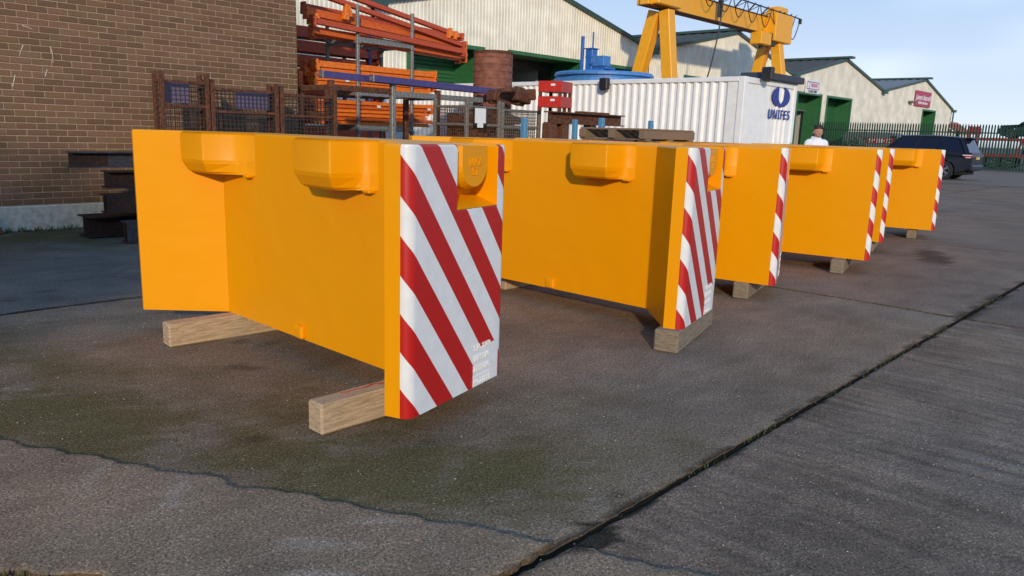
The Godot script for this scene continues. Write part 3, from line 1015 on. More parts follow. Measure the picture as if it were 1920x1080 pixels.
func gables():
	var zg = -21.8
	var defs = [
		[0.0, 16.3, 8.2, 7.25, [[3.0, 8.0, 4.4]], M.clad, M.roof, "cream ribbed shed almost hidden behind the brick building"],
		[16.3, 32.7, 24.5, 7.25, [[17.75, 21.3, 4.38], [22.84, 27.25, 4.42], [29.4, 31.2, 4.42]], M.clad, M.roof, "cream ribbed shed with one closed and one open green doorway"],
		[32.7, 49.1, 41.2, 7.22, [[36.0, 40.0, 4.42]], M.clad, M.roof, "cream ribbed shed gable behind the yellow gantry crane"],
		[49.1, 65.9, 57.6, 7.16, [[50.0, 53.8, 4.42], [54.93, 59.34, 4.42]], M.clad2, M.roof, "plain cream shed gable with white sign and two green doorways"],
		[65.9, 86.3, 76.6, 7.05, [[76.87, 80.6, 4.42]], M.clad2, M.roof2, "plain cream shed gable with the crimson sign"]]
	for gi in defs.size():
		var d = defs[gi]
		var o = thing("industrial_shed", d[7], "shed", Vector3(0, 0, 0), 0, "row of gabled sheds")
		var xa = d[0]; var xb = d[1]; var xm = d[2]; var hp = d[3]
		var ea = 5.5; var eb = 5.5 if gi < 4 else 4.85
		var hf = func(x): return lerpf(ea, hp, (x - xa) / (xm - xa)) if x < xm else lerpf(hp, eb, (x - xm) / (xb - xm))
		var mb := MB.new()
		clad_wall(mb, xa, xb, hf, zg, d[4], 0.17 if gi < 3 else 0.2, 0.03 if gi < 3 else 0.008)
		# side walls and back
		mb.quad(Vector3(xb, 0, zg), Vector3(xb, 0, zg - 40), Vector3(xb, eb, zg - 40), Vector3(xb, eb, zg))
		mb.quad(Vector3(xa, 0, zg - 40), Vector3(xa, 0, zg), Vector3(xa, ea, zg), Vector3(xa, ea, zg - 40))
		obj(mb, "cladding", d[5], o)
		var rf := MB.new()
		# corrugated sheets, eave to ridge, both slopes
		for s in 2:
			var xe = xa if s == 0 else xb
			var ye = ea if s == 0 else eb
			var nn = 60
			for k in nn:
				var z0 = zg + 0.12 - 40.0 * k / nn; var z1 = zg + 0.12 - 40.0 * (k + 1) / nn
				var zm = (z0 + z1) / 2
				for h in [[z0, zm, 0.03, 0.09], [zm, z1, 0.09, 0.03]]:
					rf.quad(Vector3(xe, ye + h[2], h[0]), Vector3(xm, hp + h[2], h[0]), Vector3(xm, hp + h[3], h[1]), Vector3(xe, ye + h[3], h[1]))
		obj(rf, "roof", d[6], o)
		var tr := MB.new()
		tr.beam(Vector3(xa + 0.12, ea, zg + 0.10), Vector3(xm, hp, zg + 0.10), 0.10, 0.16)
		tr.beam(Vector3(xm, hp - 0.004, zg + 0.107), Vector3(xb - 0.12, eb, zg + 0.107), 0.10, 0.16)
		obj(tr, "bargeboard", M.trim, o)
		var rg := MB.new()
		rg.beam(Vector3(xm, hp + 0.13, zg + 0.5), Vector3(xm, hp + 0.13, zg - 40), 0.7, 0.14)
		obj(rg, "ridge_cap", M.trim, o)
		var gt := MB.new()
		gt.bx(Vector3(xb - 0.3, eb - 0.25, zg - 39), Vector3(xb + 0.3, eb - 0.02, zg + 0.35))
		obj(gt, "gutter", M.trim, o)
		if gi == 4:
			var dp := MB.new()
			dp.cyl(Vector3(xb - 0.15, 0, zg + 0.2), Vector3(xb - 0.15, eb - 0.2, zg + 0.2), 0.07, 0.07, 8)
			obj(dp, "downpipe", M.trim, o)
		for di in d[4].size():
			var q = d[4][di]
			doorway(o, q[0], q[1], q[2], zg, gi, di)
		if gi == 3: sign_white(zg)
		if gi == 4: sign_red(zg)
		if gi == 4:
			var fl := MB.new()
			var lx = 72.4 if gi == 4 else 61.5
			fl.bx(Vector3(lx, 4.9, zg + 0.05), Vector3(lx + 0.7, 5.05, zg + 0.5), 0.02)
			fl.beam(Vector3(lx + 0.35, 4.85, zg + 0.02), Vector3(lx + 0.35, 4.9, zg + 0.4), 0.06, 0.06)
			obj(fl, "floodlight", M.concrete, o)

func doorway(o, xa, xb, yt, zg, gi, di):
	var dp = 1.1 if gi >= 3 else 1.6
	var open = (gi == 1 and di == 1) or (gi == 3 and di == 0) or (gi == 1 and di == 2)
	var fr := MB.new()
	fr.quad(Vector3(xa, 0, zg + 0.06), Vector3(xa, 0, zg - dp), Vector3(xa, yt, zg - dp), Vector3(xa, yt, zg + 0.06))
	fr.quad(Vector3(xb, 0, zg - dp), Vector3(xb, 0, zg + 0.06), Vector3(xb, yt, zg + 0.06), Vector3(xb, yt, zg - dp))
	fr.quad(Vector3(xa, yt, zg - dp), Vector3(xb, yt, zg - dp), Vector3(xb, yt, zg + 0.06), Vector3(xa, yt, zg + 0.06))
	fr.bx(Vector3(xa - 0.12, 0, zg + 0.01), Vector3(xa + 0.02, yt + 0.12, zg + 0.075))
	fr.bx(Vector3(xb - 0.02, 0, zg + 0.01), Vector3(xb + 0.12, yt + 0.12, zg + 0.075))
	fr.bx(Vector3(xa + 0.021, yt - 0.02, zg + 0.012), Vector3(xb - 0.021, yt + 0.12, zg + 0.072))
	var dr = obj(fr, "door_frame", M.green, o)
	if not open:
		var n = int(yt / 0.11) if gi == 4 or gi == 3 else 30
		for k in n:
			var sl := MB.new()
			sl.cbox(T(Vector3((xa + xb) / 2, (k + 0.5) * yt / n, zg - dp + 0.03)), Vector3(xb - xa, yt / n - 0.012, 0.06), 0.012)
			obj(sl, "shutter_slat", M.green, dr)
	else:
		var hb := MB.new()
		hb.bx(Vector3(xa, yt - 0.95, zg - dp), Vector3(xb, yt, zg - dp + 0.1)) if gi == 3 else hb.bx(Vector3(xa, yt - 0.35, zg - dp), Vector3(xb, yt, zg - dp + 0.1))
		obj(hb, "shutter_box", M.green if gi == 3 else M.black, dr)
		var rail := MB.new()
		rail.bx(Vector3(xa, yt - 1.02, zg - dp + 0.0), Vector3(xb - 0.0, yt - 0.955, zg - dp + 0.14))
		obj(rail, "door_rail", M.galv, dr)
		# dim room behind
		var rm := MB.new()
		var x0 = xa - 3.0; var x1 = xb + 2.0
		if gi == 3: x0 = xa - 0.4; x1 = xb + 0.3
		rm.quad(Vector3(x0, 0, zg - 14), Vector3(x1, 0, zg - 14), Vector3(x1, 6, zg - 14), Vector3(x0, 6, zg - 14))
		rm.quad(Vector3(x0, 0, zg - dp - 0.01), Vector3(x0, 0, zg - 14), Vector3(x0, 6, zg - 14), Vector3(x0, 6, zg - dp - 0.01))
		rm.quad(Vector3(x1, 0, zg - 14), Vector3(x1, 0, zg - dp - 0.01), Vector3(x1, 6, zg - dp - 0.01), Vector3(x1, 6, zg - 14))
		rm.quad(Vector3(x0, 5.4, zg - 14), Vector3(x1, 5.4, zg - 14), Vector3(x1, 5.4, zg - dp), Vector3(x0, 5.4, zg - dp))
		obj(rm, "interior", mat(lin(0.42, 0.41, 0.38), 0.9), dr)
		if gi == 3:
			var cr := MB.new()
			cr.bx(Vector3(xa + 0.2, 0, zg - 3.4), Vector3(xa + 2.0, 2.7, zg - 2.4), 0.03)
			obj(cr, "stored_crate", M.clad2, dr)

func sign_white(zg):
	var o = thing("shop_sign", "white sign with boxed pink lettering above the open green doorway", "sign", Vector3(52.05, 4.92, zg + 0.10))
	var b := MB.new(); b.cbox(T(Vector3.ZERO), Vector3(2.25, 0.86, 0.05), 0.01)
	obj(b, "board", M.signwhite, o)
	var fr := MB.new()
	for e in [[-0.95, 0.30, 0.95, 0.30], [-0.95, -0.14, 0.95, -0.14], [-0.95, -0.14, -0.95, 0.30], [0.95, -0.14, 0.95, 0.30], [-0.55, -0.14, -0.55, 0.30]]:
		fr.beam(Vector3(e[0], e[1], 0.028), Vector3(e[2], e[3], 0.028), 0.045, 0.006, 0, Vector3(0, 0, 1))
	obj(fr, "border", mat(lin(0.12, 0.04, 0.12), 0.6), o)
	var pk = mat(lin(0.45, 0.06, 0.14), 0.6)
	hang(text("NISHO", 0.24, 0.01, pk), "lettering", o, T(Vector3(0.2, 0.10, 0.03)))
	hang(text("Tel. 01642 210087", 0.17, 0.01, M.slate), "lettering", o, T(Vector3(0, -0.30, 0.03)).scaled_local(Vector3(0.72, 1, 1)))
func sign_red(zg):
	var o = thing("shop_sign", "crimson sign with white name lettering above a narrow green door", "sign", Vector3(76.2, 5.36, zg + 0.10))
	var b := MB.new(); b.cbox(T(Vector3.ZERO), Vector3(4.5, 1.32, 0.06), 0.01)
	obj(b, "board", M.signred, o)
	hang(text("James Burrell", 0.42, 0.01, M.signwhite), "lettering", o, T(Vector3(0, 0.10, 0.035)).scaled_local(Vector3(1.12, 1, 1)))
	hang(text("Builders Merchants", 0.22, 0.01, M.signwhite), "lettering", o, T(Vector3(0, -0.34, 0.035)).scaled_local(Vector3(0.95, 1, 1)))

# ================================================================ gantry crane
func gantry():
	var z = -18.64
	var o = thing("gantry_crane", "yellow gantry crane on splayed legs above the white container", "crane", Vector3(28.6, 0, z))
	var q = Vector3(28.6, 0, z)
	var mb := MB.new()
	mb.cbox(T(Vector3(4.8, 6.98, 0)), Vector3(12.2, 0.78, 0.42), 0.02)
	obj(mb, "main_beam", M.crane, o)
	var fl := MB.new()
	fl.bx(Vector3(-1.3, 6.56, -0.28), Vector3(10.9, 6.588, 0.28))
	fl.bx(Vector3(-1.3, 7.372, -0.26), Vector3(10.9, 7.40, 0.26))
	obj(fl, "beam_flange", M.rust2, o)
	for s in [[0.0, 0], [10.4, 1]]:
		var hb := MB.new()
		if s[1] == 0:
			hb.cbox(T(Vector3(-0.2, 7.2, 0.0)), Vector3(1.7, 1.15, 1.1), 0.03)
		else:
			hb.cbox(T(Vector3(10.2, 6.9, 0.25)), Vector3(1.9, 1.35, 0.9), 0.03)
			hb.cbox(T(Vector3(10.5, 7.75, 0.1)), Vector3(1.0, 0.45, 0.7), 0.03)
		obj(hb, "head_box", M.crane, o)
		for sz in [-1.0, 1.0]:
			var lg := MB.new()
			var top = Vector3(s[0] if s[1] == 0 else 10.3, 6.5, sz * 0.25)
			var foot = Vector3(top.x + (0.1 if s[1] == 0 else 0.0), 0.25, (-2.0 if sz < 0 else 1.05) if s[1] == 0 else sz * 1.5)
			lg.beam(foot, top, 0.50, 0.50, 0.03, Vector3(0, 0, 1))
			var lo = obj(lg, "leg", M.crane, o)
			var ft := MB.new()
			ft.cbox(T(Vector3(foot.x, 0.13, foot.z)), Vector3(0.9, 0.26, 0.7), 0.03)
			obj(ft, "wheel_box", M.crane, lo)
	# hoist trolley
	var tr := MB.new()
	tr.cbox(T(Vector3(8.45, 6.25, 0.35)), Vector3(1.1, 0.58, 0.6), 0.03)
	var to = obj(tr, "hoist", M.crane, o)
	var tb := MB.new()
	tb.cbox(T(Vector3(9.35, 6.28, 0.3)), Vector3(0.62, 0.62, 0.55), 0.03)
	tb.cyl(Vector3(8.6, 5.93, 0.3), Vector3(8.6, 5.8, 0.3), 0.12, 0.12, 8)
	obj(tb, "motor", M.black, to)
	# festoon rail with hanging cable loops
	var rl := MB.new()
	rl.beam(Vector3(1.2, 7.75, 0.55), Vector3(12.3, 7.62, 0.55), 0.05, 0.05)
	for i in 8:
		var x = 1.8 + i * 1.35
		rl.beam(Vector3(x, 7.40, 0.2), Vector3(x, 7.74, 0.55), 0.05, 0.05)
		rl.beam(Vector3(x, 7.40, 0.2), Vector3(x + 0.6, 7.74, 0.55), 0.03, 0.03)
	obj(rl, "festoon_rail", M.steel_dark, o)
	for i in 7:
		var cb := MB.new()
		var pts = []
		for k in 11:
			var t = k / 10.0
			pts.append(Vector3(2.2 + i * 1.35 + t * 1.25, 7.68 - 0.9 * sin(PI * t) * (0.75 + 0.07 * i), 0.6))
		cb.tube(pts, 0.022, 5)
		obj(cb, "cable_loop", M.black, o)
	var pc := MB.new()
	var pp = []
	for k in 15:
		var t = k / 14.0
		pp.append(Vector3(4.0 - 1.6 * t * t - 0.3 * t, 7.5 - 5.3 * t, 0.6))
	pc.tube(pp, 0.035, 5)
	pc.cbox(T(Vector3(3.9, 7.15, 0.5)), Vector3(0.16, 0.9, 0.1), 0.01)
	obj(pc, "pendant_cable", M.slate, o)
	var end := MB.new()
	var ep = []
	for k in 11:
		var t = k / 10.0
		ep.append(Vector3(10.9 + t * 1.35, 7.3 + 0.25 * t - 0.9 * sin(PI * t), 0.56))
	end.tube(ep, 0.025, 5)
	end.cbox(T(Vector3(12.3, 7.5, 0.55)), Vector3(0.18, 0.25, 0.12), 0.01)
	obj(end, "cable_loop", M.black, o)

# ================================================================ container
func container():
	var x0 = 14.33; var x1 = 16.77; var z1 = -7.32; var z0 = -19.4; var H = 2.6
	var o = thing("shipping_container", "white shipping container with a blue round emblem on its end", "container", Vector3(0, 0, 0))
	var sd := MB.new()
	# corrugated long side facing -x, trapezoid waves
	var p = 0.19
	var n = int((z1 - 0.30 - (z0 + 0.12)) / p)
	for i in n:
		var zs = [0.0, 0.26, 0.5, 0.76, 1.0]
		var xs = [0.0, 0.0, 0.040, 0.040, 0.0]
		for k in 4:
			var za = z0 + 0.12 + (i + zs[k]) * p; var zb = z0 + 0.12 + (i + zs[k + 1]) * p
			sd.quad(Vector3(x0 + 0.02 + xs[k], 0.18, za), Vector3(x0 + 0.02 + xs[k + 1], 0.18, zb), Vector3(x0 + 0.02 + xs[k + 1], H - 0.08, zb), Vector3(x0 + 0.02 + xs[k], H - 0.08, za))
	var zend = z0 + 0.12 + n * p
	sd.bx(Vector3(x0 + 0.025, 0.18, zend), Vector3(x0 + 0.07, H - 0.08, z1 - 0.12))
	obj(sd, "side_panel", M.contain, o)
	var bk := MB.new()
	bk.bx(Vector3(x0 + 0.12, 0.15, z0 + 0.05), Vector3(x1 - 0.02, H - 0.05, z1 - 0.10))
	obj(bk, "shell", M.contain, o)
	var fr := MB.new()
	for q in [[x0, z1], [x1 - 0.14, z1], [x0, z0 + 0.14], [x1 - 0.14, z0 + 0.14]]:
		fr.bx(Vector3(q[0], 0, q[1] - 0.14), Vector3(q[0] + 0.14, H - 0.003, q[1]), 0.01)
	fr.bx(Vector3(x0 + 0.004, H - 0.10, z0 + 0.14), Vector3(x0 + 0.08, H - 0.006, z1 - 0.14), 0.01)
	fr.bx(Vector3(x0 + 0.004, 0.02, z0 + 0.14), Vector3(x0 + 0.09, 0.20, z1 - 0.14), 0.01)
	fr.bx(Vector3(x0 + 0.14, H - 0.12, z1 - 0.12), Vector3(x1 - 0.14, H - 0.006, z1 - 0.004), 0.01)
	fr.bx(Vector3(x0 + 0.14, 0.02, z1 - 0.12), Vector3(x1 - 0.14, 0.18, z1 - 0.004), 0.01)
	obj(fr, "corner_frame", M.contain, o)
	var rf := MB.new()
	rf.bx(Vector3(x0 + 0.06, H - 0.045, z0 + 0.02), Vector3(x1 - 0.06, H - 0.012, z1 - 0.02))
	obj(rf, "roof", M.contain, o)
	# end: flat door leaf and a ribbed one
	var en := MB.new()
	en.bx(Vector3(x0 + 0.14, 0.18, z1 - 0.08), Vector3(x0 + 1.15, H - 0.12, z1 - 0.03), 0.006)
	obj(en, "end_door", M.contain, o)
	var e2 := MB.new()
	e2.bx(Vector3(x0 + 1.16, 0.18, z1 - 0.08), Vector3(x1 - 0.14, H - 0.12, z1 - 0.032), 0.006)
	for k in 3:
		var xr = x0 + 1.55 + k * 0.22
		e2.cbox(T(Vector3(xr, (H + 0.06) / 2, z1 - 0.02)), Vector3(0.09, H - 0.36, 0.05), 0.02)
	var eo = obj(e2, "end_door", M.contain, o)
	# emblem: round disc with a tapering white bar left open, plus lettering
	var em := MB.new()
	var cx = x0 + 1.66; var cy = 2.29; var R = 0.43
	for sgn in [-1.0, 1.0]:
		var pl := PackedVector2Array()
		for k in 25:
			var an = PI / 2 + 0.30 + (PI - 0.30) * k / 24.0
			pl.append(Vector2(cos(an) * R, sin(an) * R))
		pl.append(Vector2(0, -0.33)); pl.append(Vector2(-0.11, -0.12)); pl.append(Vector2(-0.127, 0.1)); pl.append(Vector2(-0.127, 0.40))
		var p2 := PackedVector2Array()
		for q in pl: p2.append(Vector2(q.x * -sgn, q.y * 0.5))
		if sgn > 0: p2.reverse()
		em.slab(Vector3(cx, cy, z1 + 0.004), Vector3(1, 0, 0), Vector3(0, 1, 0), p2, 0.004)
	obj(em, "emblem", M.navy, eo)
	hang(text("UNIFES", 0.19, 0.004, M.navy), "lettering", eo, T(Vector3(cx - 0.02, 1.92, z1 + 0.008)).scaled_local(Vector3(1.15, 1.0, 1)))
	# dark flashing over the end
	var cp := MB.new()
	cp.bx(Vector3(x0 + 0.75, H - 0.004, z1 - 0.5), Vector3(x1 + 0.1, H + 0.13, z1 + 0.10), 0.01)
	obj(cp, "roof_flashing", M.slate, o)
	# two flood lamps
	for f in [[Vector3(x0 + 0.62, H + 0.08, z1 + 0.16), 0.30, "black square lamp on the corner of the container roof"], [Vector3(x0 - 0.12, 2.50, -10.62), 0.26, "black square lamp on the long side of the container"]]:
		var l = thing("flood_lamp", f[2], "lamp", f[0], 0, "lamps on the container")
		var lb := MB.new(); lb.cbox(T(Vector3.ZERO), Vector3(0.14, 0.26 if f[1] > 0.28 else 0.25, 0.22), 0.02)
		obj(lb, "housing", M.black, l)
		var br := MB.new(); br.bx(Vector3(0.0, -0.16, -0.12), Vector3(0.06, -0.10, 0.03))
		obj(br, "bracket", M.galv, l)
	# blue machinery on the roof
	var c = Vector3(15.55, 2.6, -11.65)
	var dsk = thing("blue_turntable", "large flat blue ring lying on the container roof", "machine part", c)
	var rg := MB.new()
	var K = 48
	for i in K:
		var a0 = TAU * i / K; var a1 = TAU * (i + 1) / K
		var d0 = Vector3(cos(a0), 0, sin(a0)); var d1 = Vector3(cos(a1), 0, sin(a1))
		var prof = [[0.2, 0.25], [1.16, 0.235], [1.20, 0.20], [1.20, 0.15], [1.12, 0.135], [1.12, 0.10], [1.20, 0.085], [1.20, 0.0]]
		for k in prof.size() - 1:
			rg.quad(d0 * prof[k][0] + Vector3.UP * prof[k][1], d1 * prof[k][0] + Vector3.UP * prof[k][1], d1 * prof[k + 1][0] + Vector3.UP * prof[k + 1][1], d0 * prof[k + 1][0] + Vector3.UP * prof[k + 1][1])
	obj(rg, "ring", M.bluedisc, dsk)
	var g = thing("blue_pump_unit", "blue gearbox unit with two upright bars on the blue ring", "machine", c + Vector3(0, 0.24, -0.22))
	g.scale = Vector3(0.8, 0.8, 0.8)
	var b1 := MB.new()
	b1.cbox(T(Vector3(0.05, 0.06, 0.05)), Vector3(0.62, 0.12, 0.72), 0.02)
	b1.cbox(T(Vector3(0.05, 0.15, 0.22)), Vector3(0.5, 0.06, 0.5), 0.01)
	obj(b1, "base_plate", M.bluegear, g)
	var b2 := MB.new()
	b2.cbox(T(Vector3(0.0, 0.42, -0.24)), Vector3(0.26, 0.62, 0.26), 0.015)
	b2.cbox(T(Vector3(0.0, 0.50, -0.24)), Vector3(0.28, 0.04, 0.28), 0.006)
	b2.cbox(T(Vector3(0.0, 0.745, -0.24)), Vector3(0.34, 0.03, 0.34), 0.006)
	b2.cyl(Vector3(-0.13, 0.3, -0.1), Vector3(-0.2, 0.3, -0.1), 0.04, 0.04, 10)
	obj(b2, "gear_column", M.bluegear, g)
	var b3 := MB.new()
	b3.cbox(T(Vector3(0.05, 0.36, 0.12)), Vector3(0.36, 0.32, 0.42), 0.012)
	b3.cbox(T(Vector3(0.05, 0.24, 0.12)), Vector3(0.40, 0.03, 0.46), 0.006)
	obj(b3, "motor_box", M.bluedisc, g)
	for q in [[Vector3(0.0, 0.76, -0.20), 0.48, 0.045], [Vector3(-0.1, 0.0, -0.52), 1.12, 0.085]]:
		var bb := MB.new(); bb.cbox(T(q[0] + Vector3(0, q[1] / 2, 0)), Vector3(q[2], q[1], q[2]), 0.006)
		obj(bb, "upright_bar", M.bluegear, g)

# ================================================================ fence
func fence():
	var xF = 53.4
	var o = thing("palisade_fence", "dark green steel palisade fence across the end of the yard", "fence")
	var pm := MB.new()
	# W section pale with a split pointed top
	var H = 2.72
	pm.beam(Vector3(0, 0.05, 0), Vector3(0, H - 0.12, 0), 0.085, 0.02)
	pm.beam(Vector3(-0.014, 0.05, 0), Vector3(-0.014, H - 0.12, 0), 0.03, 0.012)
	for s in [-1.0, 1.0]:
		pm.tri(Vector3(0.01, H - 0.12, -0.035), Vector3(0.01, H - 0.12, 0.035), Vector3(-0.03, H, 0.018 * s))
		pm.tri(Vector3(-0.01, H - 0.12, -0.035), Vector3(-0.01, H - 0.12, 0.035), Vector3(-0.03, H, 0.018 * s))
	var pmesh = pm.mesh(M.fence)
	var z = -21.6
	var k = 0
	while z < -4.0:
		hang(pmesh, "pale", o, Transform3D(Basis(), Vector3(xF, 0, z)))
		z += 0.155
	for y in [0.42, 2.20]:
		var r := MB.new()
		r.bx(Vector3(xF + 0.012, y - 0.035, -21.7), Vector3(xF + 0.06, y + 0.035, -4.0))
		obj(r, "rail", M.fence, o)
	z = -21.3
	while z < -4:
		var ps := MB.new()
		ps.bx(Vector3(xF + 0.062, 0, z), Vector3(xF + 0.16, 2.3, z + 0.06))
		obj(ps, "post", M.fence, o)
		z += 2.75

# ================================================================ steel by the wall
func channel_beam(mb: MB, a: Vector3, b: Vector3, w: float, h: float, t := 0.012):
	var d = (b - a).normalized()
	var s = d.cross(Vector3.UP).normalized()
	mb.beam(a + Vector3.UP * (h / 2 - t / 2), b + Vector3.UP * (h / 2 - t / 2), w, t)
	mb.beam(a - Vector3.UP * (h / 2 - t / 2), b - Vector3.UP * (h / 2 - t / 2), w, t)
	mb.beam(a, b, t, h - 2 * t)
func left_steel():
	var g = "old steel sections piled by the wall"
	var L = [
		[Vector3(3.04, 0.915, -9.9), 0.185, 0.20, "dark grey steel girder, topmost of the pile by the wall", M.steel_dark],
		[Vector3(3.36, 0.69, -9.75), 0.20, 0.22, "rusty drilled steel girder below the topmost one", M.rust3],
		[Vector3(3.30, 0.415, -9.65), 0.22, 0.22, "rusty hollow steel section in the middle of the pile", M.rust3],
		[Vector3(3.16, 0.13, -9.95), 0.24, 0.42, "drilled rusty plate girder, shade in its dark tint, lying on the ground", M.rust3],
		[Vector3(3.34, 0.13, -9.2), 0.24, 0.20, "short grey and rust steel channel in front of the pile", M.steel_dark]]
	for i in L.size():
		var q = L[i]
		var end = q[0] + Vector3(3.0 if i < 4 else 1.4, 0, 0.05)
		var o = thing("steel_section", q[3], "steel beam", q[0], 0, g)
		var mb := MB.new()
		channel_beam(mb, Vector3.ZERO, end - q[0], q[2], q[1], 0.014)
		if i == 2 or i == 4:
			mb.beam(Vector3(0.0, 0, q[2] / 2 - 0.007), end - q[0] + Vector3(0, 0, q[2] / 2 - 0.007), 0.012, q[1] - 0.03)
		obj(mb, "section", q[4], o)
		var ep := MB.new()
		ep.bx(Vector3(0.0, -q[1] / 2 + 0.015, 0.008), Vector3(0.42, q[1] / 2 - 0.015, 0.02))
		obj(ep, "end_plate", M.rust3, o)
		var hl := MB.new()
		for a in 4:
			for b in 2:
				var c = Vector3([0.05, 0.10, 0.30, 0.35][a], (b - 0.5) * q[1] * 0.42, 0.0205)
				hl.cyl(c, c + Vector3(0, 0, 0.002), 0.010, 0.010, 8)
		obj(hl, "bolt_holes", M.black, o).set_meta("kind", "stuff")
		for xs in [0.9, 2.4]:
			if i in [0, 1, 2]:
				pass
	# packers that carry the pile
	for q in [[Vector3(4.0, 0.0, -9.85), 0.305], [Vector3(5.6, 0.0, -9.85), 0.305]]:
		var o = thing("timber_packer", "short timber packer between the piled steel girders", "timber", q[0], 0, "packers in the steel pile")
		var mb := MB.new()
		mb.cbox(T(Vector3(0, 0.2775, 0)), Vector3(0.12, 0.05, 0.5), 0.006)
		obj(mb, "block", M.oldtimber, o)
	var s = thing("steel_offcut", "rust red steel offcut leaning at the concrete plinth", "steel plate", Vector3(2.40, 0, -10.72))
	var m2 := MB.new()
	m2.slab(Vector3(-0.3, 0.0, 0.0), Vector3(1, 0, 0), Vector3(0, 0.97, -0.2).normalized(), PackedVector2Array([Vector2(0, 0), Vector2(0.42, 0), Vector2(0.40, 0.05), Vector2(0.33, 0.22), Vector2(0, 0.22)]), 0.02)
	m2.beam(Vector3(-0.3, 0.02, 0.06), Vector3(0.1, 0.02, 0.06), 0.10, 0.015)
	obj(m2, "plate", M.rust, s)

# ================================================================ racking stock
func stock_beam(label: String, a: Vector3, b: Vector3, w: float, h: float, m: Material, group: String, plates := true):
	var d = b - a
	var L = d.length()
	var o := Node3D.new()
	o.name = numbered("racking_beam", self)
	add_child(o, true)
	tag(o, label, "beam", group)
	d = d / L
	var s = d.cross(Vector3.UP).normalized()
	o.transform = Transform3D(Basis(d, s.cross(d), s), (a + b) / 2)
	var mb := MB.new()
	# stepped box beam: wide lower part and a set back upper lip
	mb.cbox(T(Vector3(0, -h * 0.18, 0)), Vector3(L - 0.02, h * 0.62, w), 0.006)
	mb.cbox(T(Vector3(0, h * 0.32, -w * 0.12)), Vector3(L - 0.02, h * 0.36, w * 0.72), 0.006)
	obj(mb, "section", m, o)
	if plates:
		for e in [-1.0, 1.0]:
			var p := MB.new()
			p.cbox(T(Vector3(e * L / 2, -h * 0.15, 0.0)), Vector3(0.035, h * 1.7, w * 1.35), 0.004)
			p.cbox(T(Vector3(e * (L / 2 + 0.02), h * 0.3, w * 0.5)), Vector3(0.03, 0.03, 0.03), 0.003)
			p.cbox(T(Vector3(e * (L / 2 + 0.02), -h * 0.5, w * 0.5)), Vector3(0.03, 0.03, 0.03), 0.003)
			obj(p, "end_connector", m, o)
	return o

func post_rack(label: String, x0, x1, z0, z1, yb, yt, m: Material, group: String, pw := 0.055, called := "post_pallet"):
	var o = thing(called, label, "stillage", Vector3(x0, yb, z0), 0, group)
	var w = x1 - x0; var d = z1 - z0; var h = yt - yb
	for q in [[0.0, 0.0], [w, 0.0], [0.0, d], [w, d]]:
		var mb := MB.new()
		mb.cbox(T(Vector3(q[0], h / 2, q[1])), Vector3(pw, h, pw), 0.006)
		var po = obj(mb, "post", m, o)
		var cu := MB.new()
		cu.cbox(T(Vector3(q[0], 0.02, q[1])), Vector3(pw * 1.55, 0.05, pw * 1.55), 0.008)
		obj(cu, "foot_cup", m, po)
	for zz in [0.0, d]:
		var dk := MB.new()
		dk.cbox(T(Vector3(w / 2, 0.07, zz)), Vector3(w - pw, 0.10, 0.045), 0.006)
		obj(dk, "long_rail", m, o)
	for xx in [0.0, w * 0.5, w]:
		var dk2 := MB.new()
		dk2.cbox(T(Vector3(xx, 0.072, d / 2)), Vector3(0.045, 0.095, d - pw), 0.006)
		obj(dk2, "cross_rail", m, o)
	return o

